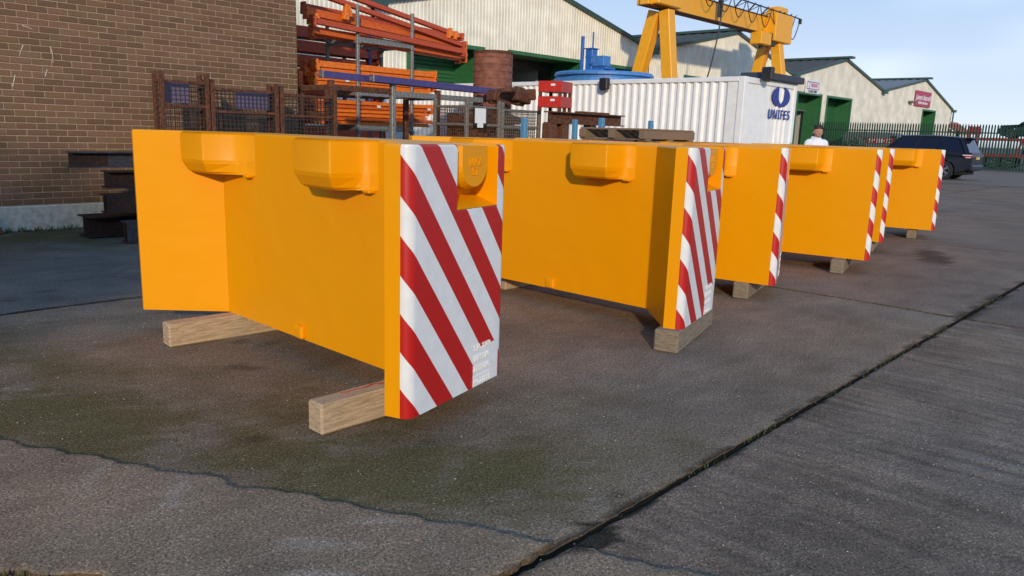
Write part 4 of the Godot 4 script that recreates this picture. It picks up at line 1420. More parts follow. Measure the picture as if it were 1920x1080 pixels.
func racks():
	var G = "galvanised stacking racks"
	var z1 = -11.8; var z0 = -12.75
	var xa = 8.45; var xb = 9.69
	post_rack("galvanised stacking rack at the bottom of the orange stock", xa, xb, z0, z1, 0.0, 1.30, M.galv, G)
	post_rack("galvanised stacking rack holding flat stacked orange beams", xa, xb, z0, z1, 1.30, 1.92, M.galv, G)
	post_rack("galvanised stacking rack holding three layers of bright orange beams", xa, xb, z0, z1, 1.92, 2.84, M.galv, G)
	post_rack("galvanised stacking rack on top, holding the sloping orange beams", xa, xb, z0, z1, 2.84, 3.50, M.galv, G)
	rng.seed = 21
	var Bg = "orange racking beams in stock"
	var mats = [M.orange, M.orange2, M.orange]
	for ly in 6:
		for dp in 3:
			var zz = z1 - 0.12 - dp * 0.16
			var xl = 7.55 + rng.randfn(0, 0.05); var xr = 10.2 + rng.randfn(0, 0.06)
			var y = 1.30 + 0.12 + 0.035 + ly * 0.072
			stock_beam("slim orange racking beam in the flat stack of the lower rack", Vector3(xl, y, zz), Vector3(xr, y, zz), 0.14, 0.068, mats[(ly + dp) % 3], Bg, ly > 3)
	for ly in 4:
		for dp in 3:
			var zz = z1 - 0.10 - dp * 0.17
			var xl = 7.62 + rng.randfn(0, 0.06); var xr = 10.25 + rng.randfn(0, 0.05)
			var y = 1.92 + 0.125 + 0.055 + ly * 0.112
			stock_beam("deep bright orange racking beam in the middle rack", Vector3(xl, y, zz), Vector3(xr, y, zz), 0.13, 0.108, M.orange if dp == 0 else M.orange2, Bg)
	# paper labels on beams
	for q in [[653, 151], [738, 172], [801, 178], [712, 200], [806, 205]]:
		var p = pz(q[0], q[1], z1 - 0.02)
		var mb := MB.new(); mb.bx(p + Vector3(-0.04, -0.022, 0), p + Vector3(0.04, 0.022, 0.004))
		var o = obj(mb, "paper_label", M.paper)
		tag(o, "small white paper label stuck on an orange beam", "label", "paper labels on the orange beams")
	# sloping long beams on top: pixel ends on planes set by the rack depth
	var S = [[600, -12, 868, 84, -11.85, 0.09, 2], [618, -22, 866, 68, -12.05, 0.09, 2], [575, 20, 872, 86, -11.95, 0.13, 1], [590, 38, 868, 96, -11.75, 0.10, 2], [585, 55, 872, 106, -11.9, 0.12, 1], [582, 30, 850, 76, -12.2, 0.13, 1], [570, 12, 858, 70, -12.4, 0.12, 2], [588, 60, 860, 108, -12.15, 0.12, 0]]
	for q in S:
		var a = pz(q[0], q[1], q[4]); var b = pz(q[2], q[3], q[4])
		stock_beam("long racking beam sloping down across the top rack", a, b, 0.11, q[5], [M.orange, M.orange2, M.orange3][q[6]], Bg)
	# loose connectors standing on the bundle
	for q in [[646, 22, 0.26], [651, 24, 0.24], [842, 62, 0.2], [853, 66, 0.16], [590, 36, 0.2]]:
		var p = pz(q[0], q[1], -11.82)
		var mb := MB.new()
		mb.beam(p - Vector3(0, q[2] / 2, 0), p + Vector3(0.05, q[2] / 2, 0), 0.10, 0.05, 0.005)
		mb.cbox(T(p + Vector3(0.05, 0, 0.03)), Vector3(0.07, q[2] * 0.5, 0.06), 0.005)
		var o = obj(mb, "beam_bracket", M.orange)
		tag(o, "loose orange bracket lying on the sloping beams", "bracket", "loose orange brackets")
	# rear stock, darker red beams in purple framed rack
	var RG = "dark red beams in the rear rack"
	post_rack("dark purple rack behind the galvanised racks", 8.05, 10.1, -14.6, -13.7, 0.0, 3.35, M.purple, "", 0.07)
	for ly in 12:
		for dp in 2:
			var y = 0.2 + ly * 0.27
			stock_beam("dark red racking beam in the purple rear rack", Vector3(8.1 + rng.randfn(0, 0.05), y, -13.75 - dp * 0.3), Vector3(10.35 + rng.randfn(0, 0.06), y, -13.75 - dp * 0.3), 0.16, 0.125 + 0.09, M.orange3, RG)
	for q in [[0.26, "lower"], [0.0, ""]]: pass
	# upright frames standing beside the brick corner
	for i in 6:
		var x = 7.05 + i * 0.115; var zz = -12.0 - (i % 3) * 0.16
		var o = thing("rack_upright", "perforated orange rack upright standing behind the brick corner", "rack upright", Vector3(x, 0, zz), 0, "orange rack uprights")
		var mb := MB.new()
		var hh = 2.35 - 0.06 * (i % 2) + (0.0 if i > 1 else 0.5)
		mb.cbox(T(Vector3(0, hh / 2, 0)), Vector3(0.085, hh, 0.07), 0.006)
		obj(mb, "column", [M.orange3, M.orange3, M.orange2, M.orange2, M.orange, M.orange][i], o)
		var hl := MB.new()
		for k in int(hh / 0.05) - 1:
			for s in [-1, 1]: hl.bx(Vector3(s * 0.02 - 0.007, 0.05 + k * 0.05 - 0.012, 0.034), Vector3(s * 0.02 + 0.007, 0.05 + k * 0.05 + 0.012, 0.0362))
		obj(hl, "slots", M.black, o).set_meta("kind", "stuff")
	# brown post stillage in front, carrying purple beams
	var bx0 = 6.81; var zf = -10.2
	var o2 = thing("brown_stillage", "brown steel post stillage carrying the long purple box sections", "stillage", Vector3(bx0, 0, zf))
	for q in [[0.0, 2.07, 0.0], [1.17, 2.12, 0.0], [2.13, 2.04, 0.0], [0.0, 1.98, -0.85], [2.13, 1.98, -0.85]]:
		var mb := MB.new(); mb.cbox(T(Vector3(q[0], q[1] / 2, q[2])), Vector3(0.085, q[1], 0.085), 0.008)
		obj(mb, "post", M.rust2 if q[0] < 1.0 or q[0] > 2 else M.galv, o2)
	for q in [[0.04, 1.13, 1.965], [1.21, 3.2, 1.93], [0.04, 2.09, 0.2]]:
		var mb := MB.new(); mb.cbox(T(Vector3((q[0] + q[1]) / 2, q[2], 0.0)), Vector3(q[1] - q[0], 0.09, 0.06), 0.006)
		obj(mb, "rail", M.rust2 if q[0] < 1 else M.galv, o2)
	for q in [[0.0, 1.96], [2.13, 1.92]]:
		var mb := MB.new(); mb.cbox(T(Vector3(q[0], q[1], -0.42)), Vector3(0.06, 0.09, 0.76), 0.006)
		obj(mb, "rail", M.rust2, o2)
	for q in [[602, 135, 900, 190, -10.28, "purple steel box section lying behind the other purple one"], [697, 143, 945, 186, -10.12, "purple steel box section with open rusty end, in front"]]:
		var a = pz(q[0], q[1] + 3, q[4]); var b = pz(q[2], q[3] - 3, q[4])
		b.y = a.y - 0.05
		var o = thing("box_section", q[5], "steel beam", a, 0, "purple steel sections")
		var t = 0.012; var w = 0.10; var d = b - a
		var mb := MB.new()
		mb.beam(Vector3(0, w / 2 - t / 2, 0), d + Vector3(0, w / 2 - t / 2, 0), w, t)
		mb.beam(Vector3(0, -w / 2 + t / 2, 0), d + Vector3(0, -w / 2 + t / 2, 0), w, t)
		mb.beam(Vector3(0, 0, w / 2 - t / 2), d + Vector3(0, 0, w / 2 - t / 2), t, w - 2 * t)
		mb.beam(Vector3(0, 0, -w / 2 + t / 2), d + Vector3(0, 0, -w / 2 + t / 2), t, w - 2 * t)
		obj(mb, "tube", M.purple, o)
		var e := MB.new()
		e.cbox(T(Vector3(0.02, 0, 0)), Vector3(0.035, w + 0.012, w + 0.012), 0.004)
		e.bx(Vector3(-0.001, -0.035, -0.035), Vector3(0.0, 0.035, 0.035))
		obj(e, "end_collar", M.galv, o)

func wire_panel(mb: MB, o: Vector3, ux: Vector3, w: float, h: float, pitch: float, r: float):
	var n = int(w / pitch)
	var nn = ux.cross(Vector3.UP).normalized()
	for i in range(1, n):
		var p = o + ux * (i * w / n)
		mb.beam(p, p + Vector3.UP * h, r, r)
	var m = int(h / pitch)
	for j in range(1, m):
		var p = o + Vector3.UP * (j * h / m) + nn * r * 1.05
		mb.beam(p, p + ux * w, r, r)

func mesh_cage(label: String, x0, x1, z0, z1, yt, frame: Material, wire: Material, group: String, pitch := 0.055) -> Node3D:
	var o = thing("mesh_cage", label, "mesh cage", Vector3(x0, 0, z0), 0, group)
	var w = x1 - x0; var d = z1 - z0
	for q in [[0.0, 0.0], [w, 0.0], [0.0, d], [w, d]]:
		var mb := MB.new(); mb.cbox(T(Vector3(q[0], yt / 2 + 0.03, q[1])), Vector3(0.055, yt + 0.06, 0.055), 0.005)
		obj(mb, "post", frame, o)
	for zz in [0.0, d]:
		for y in [0.12, yt * 0.42, yt * 0.815, yt - 0.06]:
			var mb := MB.new(); mb.cbox(T(Vector3(w / 2, y, zz)), Vector3(w - 0.055, 0.035, 0.03), 0.003)
			obj(mb, "rail", frame, o)
		var wp := MB.new()
		wire_panel(wp, Vector3(0.0, 0.14, zz), Vector3(1, 0, 0), w, yt - 0.2, pitch, 0.007)
		obj(wp, "wire_panel", wire, o)
	for xx in [0.0, w]:
		for y in [0.12, yt * 0.815, yt - 0.06]:
			var mb := MB.new(); mb.cbox(T(Vector3(xx, y, d / 2)), Vector3(0.03, 0.035, d - 0.055), 0.003)
			obj(mb, "rail", frame, o)
		var wp := MB.new()
		wire_panel(wp, Vector3(xx, 0.14, 0.0), Vector3(0, 0, 1), d, yt - 0.2, pitch, 0.007)
		obj(wp, "wire_panel", wire, o)
	return o

func yard_clutter():
	var cg = "wire mesh cages along the wall"
	var c1 = mesh_cage("small rusty wire cage with a mauve panel, standing closest to the pile of girders", 4.20, 4.78, -10.20, -10.0, 1.94, M.rust2, M.wire, cg)
	var p1 := MB.new(); p1.bx(Vector3(0.08, 1.62, 0.09), Vector3(0.40, 1.88, 0.1)); obj(p1, "panel", M.mauve, c1)
	var c2 = mesh_cage("rusty wire cage with a mauve panel, in the middle by the brick wall", 4.85, 5.78, -10.20, -10.0, 1.88, M.rust2, M.wire, cg)
	var p2 := MB.new(); p2.bx(Vector3(0.38, 1.58, 0.09), Vector3(0.88, 1.82, 0.1)); obj(p2, "panel", M.mauve, c2)
	mesh_cage("rusty wire cage at the brick corner, next to the brown stillage", 5.86, 6.74, -10.20, -10.0, 1.86, M.rust2, M.wire, cg)
	# cages further along with rusty contents
	var c4 = mesh_cage("rusty wire cage with a paper notice on it", 8.50, 9.22, -9.75, -9.0, 1.82, M.wire2, M.rust, "cages of scrap", 0.05)
	var nt := MB.new(); nt.bx(Vector3(0.10, 1.47, 0.79), Vector3(0.40, 1.75, 0.80)); var no = obj(nt, "notice_back", M.black, c4)
	var np := MB.new(); np.bx(Vector3(0.13, 1.51, 0.801), Vector3(0.37, 1.74, 0.806)); np.bx(Vector3(0.18, 1.44, 0.8065), Vector3(0.31, 1.53, 0.81)); obj(np, "paper", M.paper, no)
	var c5 = mesh_cage("grey framed wire cage with a white sheet inside, full of rusty scrap", 9.30, 10.22, -9.75, -9.0, 1.80, M.wire2, M.wire2, "cages of scrap", 0.05)
	var pn := MB.new(); pn.bx(Vector3(0.66, 1.32, 0.72), Vector3(0.86, 1.66, 0.725)); obj(pn, "white_sheet", M.paper, c5)
	for q in [[8.56, 9.16], [9.36, 10.16]]:
		var sc = thing("scrap_heap", "heap of rusty scrap inside the wire cage " + ("with the notice" if q[0] < 9 else "with the grey frame"), "scrap", Vector3(q[0], 0, -9.7), 0, "scrap in the cages")
		rng.seed = int(q[0] * 10)
		var bp := MB.new(); bp.cbox(T(Vector3((q[1] - q[0]) / 2, 0.85, 0.18)), Vector3(q[1] - q[0], 1.62, 0.02), 0.004); obj(bp, "rusty_sheet", M.rust, sc)
		for i in 90:
			var mb := MB.new()
			var p = Vector3(rng.randf_range(0.10, q[1] - q[0] - 0.12), rng.randf_range(0.25, 1.60), rng.randf_range(0.25, 0.54))
			var bs = Basis.from_euler(Vector3(rng.randf_range(-0.3, 0.3), rng.randf_range(-0.5, 0.5), rng.randf_range(-0.4, 0.4)))
			mb.cbox(Transform3D(bs, p), Vector3(rng.randf_range(0.1, 0.3), rng.randf_range(0.05, 0.16), rng.randf_range(0.1, 0.2)), 0.008)
			obj(mb, "scrap_piece", M.rust, sc)
	# rusty machinery on top of the cages
	var mc = thing("scrap_machine", "rusty lump of machinery on top of the grey framed cage", "scrap", Vector3(9.55, 1.84, -9.4))
	rng.seed = 77
	for i in 12:
		var mb := MB.new()
		var s = Vector3(rng.randf_range(0.12, 0.4), rng.randf_range(0.06, 0.2), rng.randf_range(0.1, 0.3))
		mb.cbox(Transform3D(Basis.from_euler(Vector3(rng.randfn(0, 0.1), rng.randfn(0, 0.4), rng.randfn(0, 0.1))), Vector3(rng.randf_range(0, 0.7), s.y / 2 + rng.randf_range(0, 0.2), rng.randf_range(-0.2, 0.2))), s, 0.02)
		obj(mb, "casting", M.rust2, mc)
	# tall rusty pipe
	var dc = Vector3(10.62, 0, -10.55)
	var pipe = thing("rusty_pipe", "tall ribbed rusty steel pipe standing on end", "pipe", dc)
	var pm := MB.new()
	pm.cyl(Vector3.ZERO, Vector3(0, 2.84, 0), 0.365, 0.365, 36)
	for k in 22:
		pm.cyl(Vector3(0, 0.1 + k * 0.125, 0), Vector3(0, 0.115 + k * 0.125, 0), 0.374, 0.374, 36)
	obj(pm, "shell", M.drum, pipe)
	var pr := MB.new()
	pr.cyl(Vector3(0, 2.80, 0), Vector3(0, 2.845, 0), 0.378, 0.378, 36)
	obj(pr, "rim", M.rust2, pipe)
	# brown I beam on rusty posts with red trays
	var zb = -8.6
	var a = pz(1040, 220, zb); var b = pz(1165, 226, zb)
	var yb = a.y
	var ib = thing("brown_girder", "dark brown steel girder lying on rusty posts", "steel beam", Vector3(a.x - 0.15, yb, zb))
	var im := MB.new()
	channel_beam(im, Vector3.ZERO, Vector3(b.x - a.x + 0.15, 0, 0), 0.20, 0.20, 0.02)
	obj(im, "section", M.rust2, ib)
	for q in [[-0.05, 0.19], [0.28, 0.16], [1.05, 0.16]]:
		var mb := MB.new(); mb.cbox(T(Vector3(q[0] + 0.1, (yb - 0.1) / 2 - yb, 0)), Vector3(q[1], yb - 0.1, 0.18), 0.008)
		obj(mb, "support_post", M.rust if q[0] < 0.5 else M.black, ib)
	for q in [[0.9, 0.2], [1.2, 0.14], [1.5, 0.24]]:
		var mb := MB.new(); mb.cbox(T(Vector3(q[0], 0.115, 0)), Vector3(q[1], 0.03, 0.15), 0.004)
		obj(mb, "packing_plate", M.rust2, ib)
	# stacked red trays
	for k in 2:
		var base = Vector3(a.x - 0.02, yb + 0.10 + k * 0.25, zb - 0.1)
		var o = thing("red_stacking_tray", ["red steel stacking tray resting on the brown girder", "red steel stacking tray on top of the other red tray"][k], "tray", base, deg_to_rad(18), "red stacking trays")
		var mb := MB.new()
		var L = 0.52; var W = 0.42; var h = 0.18; var y0 = 0.07
		mb.bx(Vector3(-0.0, y0, W / 2 - 0.012), Vector3(L, y0 + h, W / 2), 0.003)
		mb.bx(Vector3(-0.0, y0, -W / 2), Vector3(L, y0 + h, -W / 2 + 0.012), 0.003)
		mb.bx(Vector3(-0.0, y0, -W / 2 + 0.013), Vector3(0.012, y0 + h, W / 2 - 0.013), 0.003)
		mb.bx(Vector3(L - 0.012, y0, -W / 2 + 0.013), Vector3(L, y0 + h, W / 2 - 0.013), 0.003)
		mb.bx(Vector3(0.012, y0, -W / 2 + 0.013), Vector3(L - 0.012, y0 + 0.01, W / 2 - 0.013))
		obj(mb, "tray", M.redbox, o)
		for q in [[0.03, W / 2 - 0.03], [L / 2, W / 2 - 0.03], [L - 0.03, W / 2 - 0.03], [0.03, -W / 2 + 0.03], [L - 0.03, -W / 2 + 0.03]]:
			var f := MB.new(); f.cbox(T(Vector3(q[0], 0.035, q[1])), Vector3(0.05, 0.07, 0.05), 0.004)
			obj(f, "foot", M.rust2, o)
		var lb := MB.new(); lb.bx(Vector3(-0.004, y0 + 0.10, 0.02), Vector3(-0.001, y0 + 0.135, 0.10)); obj(lb, "label_plate", M.paper, o)
	# blue posts: stillage of four posts
	var bl = thing("blue_stillage", "steel stillage with four pale blue corner posts", "stillage", Vector3(7.0, 0, -6.4))
	for q in [[985, 221, -6.4], [1130, 221, -6.4], [1080, 224, -7.3], [1222, 226, -7.3]]:
		var p = pz(q[0], q[1], q[2])
		var mb := MB.new(); mb.cbox(T(Vector3(p.x - 7.0, p.y / 2, q[2] + 6.4)), Vector3(0.065, p.y, 0.075), 0.008)
		var po = obj(mb, "post", M.bluepost, bl)
		if q[0] == 1130 or q[0] == 1222:
			var ch := MB.new()
			for k in 6: ch.cbox(Transform3D(Basis.from_euler(Vector3(k * 0.8, 0.4, 0)), Vector3(p.x - 7.0 + 0.045, p.y - 0.08 - 0.035 * k, q[2] + 6.4 + 0.02)), Vector3(0.02, 0.035, 0.012), 0.004)
			obj(ch, "chain", M.rust2, po)
	var pa = pz(985, 221, -6.4); var pb = pz(1130, 221, -6.4); var pc = pz(1080, 224, -7.3); var pd = pz(1222, 226, -7.3)
	for e in [[pa, pb], [pc, pd], [pa, pc], [pb, pd]]:
		var mb := MB.new()
		mb.beam(Vector3(e[0].x - 7.0, 0.12, e[0].z + 6.4), Vector3(e[1].x - 7.0, 0.12, e[1].z + 6.4), 0.06, 0.10, 0.005)
		obj(mb, "base_rail", M.bluepost, bl)
	# tarped load in the stillage
	var tp = thing("tarped_load", "dark blue tarpaulin bundle lying in the blue stillage", "tarpaulin", Vector3(8.1, 0.0, -6.85))
	var tm := MB.new()
	lump(tm, Vector3(0, 0.66, 0), Vector3(1.0, 0.64, 0.33), 5)
	obj(tm, "sheet", M.tarp, tp)
	# pallet stacks and rolls
	var words = ["bottom", "second", "third", "fourth", "fifth", "sixth", "seventh", "eighth", "ninth", "tenth"]
	for st in 2:
		var px0 = pz([1150, 1262][st], 250, -5.75)
		for k in 10 - st:
			var o = thing("wooden_pallet", ("top" if k == 9 - st else words[k] + " from the ground") + " weathered wooden pallet of the " + ["taller", "lower"][st] + " stack beside the container", "pallet", Vector3(px0.x + 0.03 * sin(k * 2.0 + st), k * 0.1485, -5.75 + 0.03 * cos(k * 3.0)), deg_to_rad(3 * sin(k * 1.7 + st)), "stacked pallets")
			pallet(o)
	var bn = thing("steel_bench", "low dark steel bench carrying the pipe rolls", "bench", Vector3(7.2, 0, -5.15))
	var bm := MB.new()
	bm.bx(Vector3(-0.3, 1.17, -0.22), Vector3(0.3, 1.2, 0.22), 0.004)
	obj(bm, "top", M.steel_dark, bn)
	for q in [[-0.25, -0.18], [0.25, -0.18], [-0.25, 0.18], [0.25, 0.18]]:
		var lm := MB.new(); lm.bx(Vector3(q[0] - 0.03, 0, q[1] - 0.03), Vector3(q[0] + 0.03, 1.169, q[1] + 0.03)); obj(lm, "leg", M.steel_dark, bn)
	for q in [[Vector3(7.05, 1.265, -5.15), 0.062, 0.4, "rusty pipe roll with a dark mouth on the steel bench"], [Vector3(7.22, 1.277, -5.12), 0.075, 0.4, "thicker brown pipe roll lying beside the rusty one"]]:
		var o = thing("pipe_roll", q[3], "pipe", q[0], 0, "pipe rolls")
		var mb := MB.new()
		mb.cyl(Vector3(0, 0, -q[2] / 2), Vector3(0, 0, q[2] / 2), q[1], q[1], 18, false)
		mb.cyl(Vector3(0, 0, -q[2] / 2), Vector3(0, 0, q[2] / 2), q[1] * 0.8, q[1] * 0.8, 18, false)
		obj(mb, "pipe", M.rust2, o)

func pallet(o):
	for i in 7:
		var mb := MB.new(); mb.cbox(T(Vector3(0.09 + i * 0.17, 0.135, 0)), Vector3(0.11, 0.022, 1.0), 0.003); obj(mb, "deck_board", M.pallet, o)
	for z in [-0.45, 0.0, 0.45]:
		var mb := MB.new(); mb.cbox(T(Vector3(0.6, 0.073, z)), Vector3(1.2, 0.10, 0.09), 0.004); obj(mb, "stringer", M.pallet, o)
	for i in 3:
		var mb := MB.new(); mb.cbox(T(Vector3(0.09 + i * 0.51, 0.011, 0)), Vector3(0.11, 0.022, 1.0), 0.003); obj(mb, "base_board", M.pallet, o)

func lump(mb: MB, c: Vector3, r: Vector3, sd: int):
	var f := FastNoiseLite.new(); f.seed = sd; f.frequency = 1.6
	var A = 24; var Bn = 14
	var P = func(i, j):
		var th = PI * j / Bn; var ph = TAU * (i % A) / A
		var d = Vector3(sin(th) * cos(ph), cos(th), sin(th) * sin(ph))
		var q = Vector3(sign(d.x) * pow(abs(d.x), 0.6), sign(d.y) * pow(abs(d.y), 0.6), sign(d.z) * pow(abs(d.z), 0.6))
		return c + q * r * (1.0 + 0.16 * f.get_noise_3dv(d * 2.0))
	for i in A:
		for j in Bn:
			mb.quad(P.call(i, j), P.call(i, j + 1), P.call(i + 1, j + 1), P.call(i + 1, j))

# ================================================================ vehicles
func loft(mb: MB, secs: Array):
	# each section: array of Vector3 (same count), open or closed ring
	for i in secs.size() - 1:
		var a = secs[i]; var b = secs[i + 1]
		for k in a.size() - 1: mb.quad(a[k], a[k + 1], b[k + 1], b[k])
func wheel(o: Node, c: Vector3, r: float, w: float, side: float):
	# axle along local z; side tells which way the rim faces
	var t := MB.new()
	var prof = [[r * 0.66, w * 0.5], [r * 0.93, w * 0.5], [r, w * 0.36], [r, -w * 0.36], [r * 0.93, -w * 0.5], [r * 0.66, -w * 0.5]]
	var K = 28
	for i in K:
		var d0 = Vector3(cos(TAU * i / K), sin(TAU * i / K), 0); var d1 = Vector3(cos(TAU * (i + 1) / K), sin(TAU * (i + 1) / K), 0)
		for k in prof.size() - 1:
			t.quad(c + d0 * prof[k][0] + Vector3(0, 0, prof[k][1]), c + d1 * prof[k][0] + Vector3(0, 0, prof[k][1]), c + d1 * prof[k + 1][0] + Vector3(0, 0, prof[k + 1][1]), c + d0 * prof[k + 1][0] + Vector3(0, 0, prof[k + 1][1]))
	var wh = obj(t, "wheel", M.tyre, o)
	var rm := MB.new()
	var zf = side * w * 0.42
	for i in 10:
		var an = TAU * (i / 2) / 5.0 + (0.16 if i % 2 == 0 else -0.16)
		var d = Vector3(cos(an), sin(an), 0)
		rm.beam(c + Vector3(0, 0, zf) + d * r * 0.10, c + Vector3(0, 0, zf) + d * r * 0.64, r * 0.09, 0.03, 0.0, Vector3(0, 0, 1))
	rm.cyl(c + Vector3(0, 0, zf - side * 0.02), c + Vector3(0, 0, zf + side * 0.02), r * 0.14, r * 0.14, 12)
	for i in K:
		var d0 = Vector3(cos(TAU * i / K), sin(TAU * i / K), 0); var d1 = Vector3(cos(TAU * (i + 1) / K), sin(TAU * (i + 1) / K), 0)
		rm.quad(c + d0 * r * 0.60 + Vector3(0, 0, zf), c + d1 * r * 0.60 + Vector3(0, 0, zf), c + d1 * r * 0.67 + Vector3(0, 0, zf), c + d0 * r * 0.67 + Vector3(0, 0, zf))
	obj(rm, "rim", M.rim, wh)
	var dk := MB.new()
	dk.cyl(c + Vector3(0, 0, zf - side * 0.08), c + Vector3(0, 0, zf - side * 0.06), r * 0.64, r * 0.64, 20)
	obj(dk, "brake_disc", M.dark, wh)

# car built along local +x (front at +x), width along z, standing on y = 0
func car(called: String, label: String, at: Vector3, turn: float, paint: Material, L: float, W: float, H: float, tall: bool, group := "") -> Node3D:
	var o = thing(called, label, "car", at, turn, group)
	var r = 0.385 if tall else 0.32
	var xr = -L * 0.29; var xf = L * 0.31
	var belt = H * 0.60
	var sill = 0.30 if tall else 0.22
	var hw = W / 2
	# side outline of the lower body with wheel arches
	var out := PackedVector2Array()
	out.append(Vector2(-L / 2 + 0.10, sill + 0.16)); 
	for wx in [xr, xf]:
		out.append(Vector2(wx - r - 0.07, sill))
		for k in 11:
			var an = PI - PI * k / 10.0
			out.append(Vector2(wx + (r + 0.07) * cos(an), max(sill, r + (r + 0.06) * sin(an))))
		out.append(Vector2(wx + r + 0.07, sill))
	out.append(Vector2(L / 2 - 0.12, sill + 0.05)); out.append(Vector2(L / 2, sill + 0.28)); out.append(Vector2(L / 2 - 0.03, belt - 0.16))
	out.append(Vector2(L / 2 - 0.22, belt - 0.03)); out.append(Vector2(L * 0.20, belt + 0.05)); out.append(Vector2(-L * 0.2, belt + 0.03)); out.append(Vector2(-L / 2 + 0.06, belt + 0.06)); out.append(Vector2(-L / 2, belt - 0.12)); out.append(Vector2(-L / 2 + 0.01, sill + 0.34))
	var clean := PackedVector2Array()
	for p in out:
		if clean.size() == 0 or (clean[clean.size() - 1] - p).length() > 0.004: clean.append(p)
	var bd := MB.new()
	# centre slab and two chamfered flanks
	var tri_i = Geometry2D.triangulate_polygon(clean)
	var ctr = Vector2(0, (sill + belt) / 2)
	for s in [-1.0, 1.0]:
		for k in range(0, tri_i.size(), 3):
			var q = []
			for m in 3:
				var p = clean[tri_i[k + m]]
				q.append(Vector3(p.x, p.y, s * (hw - 0.05 * clampf((p.y - ctr.y) / 0.4, 0, 1) - 0.03 * clampf((ctr.y - p.y) / 0.4, 0, 1) - 0.10 * pow(abs(p.x) / (L / 2), 6))))
			if s > 0: bd.tri(q[0], q[1], q[2])
			else: bd.tri(q[0], q[2], q[1])
	for k in clean.size():
		var p = clean[k]; var q = clean[(k + 1) % clean.size()]
		var zp = hw - 0.05 * clampf((p.y - ctr.y) / 0.4, 0, 1) - 0.03 * clampf((ctr.y - p.y) / 0.4, 0, 1) - 0.10 * pow(abs(p.x) / (L / 2), 6)
		var zq = hw - 0.05 * clampf((q.y - ctr.y) / 0.4, 0, 1) - 0.03 * clampf((ctr.y - q.y) / 0.4, 0, 1) - 0.10 * pow(abs(q.x) / (L / 2), 6)
		bd.quad(Vector3(p.x, p.y, -zp), Vector3(q.x, q.y, -zq), Vector3(q.x, q.y, zq), Vector3(p.x, p.y, zp))
	obj(bd, "body", paint, o)
	# greenhouse
	var rearx = -L / 2 + 0.12; var b1 = belt + 0.04
	var roofr = -L / 2 + (0.42 if tall else 0.9); var rooff = L * 0.07; var cowl = L * 0.215
	var gh := MB.new()
	var base = [Vector3(rearx, b1, hw - 0.10), Vector3(cowl, b1, hw - 0.10)]
	var top = [Vector3(roofr, H - 0.10, hw - 0.24), Vector3(rooff, H - 0.04, hw - 0.24)]
	for s in [-1.0, 1.0]:
		var k = Vector3(1, 1, s)
		if s > 0: gh.quad(base[0] * k, base[1] * k, top[1] * k, top[0] * k)
		else: gh.quad(base[1] * k, base[0] * k, top[0] * k, top[1] * k)
	var m1 = Vector3(1, 1, -1)
	gh.quad(base[1], base[1] * m1, top[1] * m1, top[1])
	gh.quad(base[0] * m1, base[0], top[0], top[0] * m1)
	obj(gh, "glasshouse", M.glass, o)
	var rf := MB.new()
	var nr = 8
	for i in nr:
		var t0 = float(i) / nr; var t1 = float(i + 1) / nr
		var x0 = lerpf(roofr - 0.06, rooff + 0.04, t0); var x1 = lerpf(roofr - 0.06, rooff + 0.04, t1)
		var y0 = lerpf(H - 0.09, H - 0.05, t0) + 0.05 * sin(PI * t0); var y1 = lerpf(H - 0.09, H - 0.05, t1) + 0.05 * sin(PI * t1)
		var hz = hw - 0.21
		rf.quad(Vector3(x0, y0, -hz), Vector3(x1, y1, -hz), Vector3(x1, y1 + 0.03, -hz + 0.18), Vector3(x0, y0 + 0.03, -hz + 0.18))
		rf.quad(Vector3(x0, y0 + 0.03, -hz + 0.18), Vector3(x1, y1 + 0.03, -hz + 0.18), Vector3(x1, y1 + 0.03, hz - 0.18), Vector3(x0, y0 + 0.03, hz - 0.18))
		rf.quad(Vector3(x0, y0 + 0.03, hz - 0.18), Vector3(x1, y1 + 0.03, hz - 0.18), Vector3(x1, y1, hz), Vector3(x0, y0, hz))
		rf.quad(Vector3(x0, y0 - 0.05, hz), Vector3(x0, y0, hz), Vector3(x1, y1, hz), Vector3(x1, y1 - 0.05, hz))
		rf.quad(Vector3(x0, y0, -hz), Vector3(x0, y0 - 0.05, -hz), Vector3(x1, y1 - 0.05, -hz), Vector3(x1, y1, -hz))
	obj(rf, "roof", paint, o)
	# pillars
	for s in [-1.0, 1.0]:
		var k = Vector3(1, 1, s)
		var p1 := MB.new()
		p1.beam(base[1] * k + Vector3(0, 0, 0.006 * s), top[1] * k + Vector3(0, 0, 0.006 * s), 0.07, 0.035)
		obj(p1, "pillar", paint, o)
		var p2 := MB.new()
		p2.beam(base[0] * k + Vector3(0.10, 0, 0.004 * s), top[0] * k + Vector3(0.10, 0, 0.004 * s), 0.16, 0.03)
		obj(p2, "pillar", paint, o)
		for f in [0.42, 0.68]:
			var pb = base[0].lerp(base[1], f * 0.95); var pt = top[0].lerp(top[1], f)
			var p3 := MB.new()
			p3.beam(pb * k + Vector3(0, 0, 0.004 * s), pt * k + Vector3(0, 0, 0.004 * s), 0.06, 0.012)
			obj(p3, "pillar", paint, o)
	if tall:
		var sp := MB.new()
		sp.cbox(T(Vector3(roofr - 0.12, H - 0.085, 0)), Vector3(0.30, 0.05, W - 0.5), 0.02)
		obj(sp, "spoiler", paint, o)
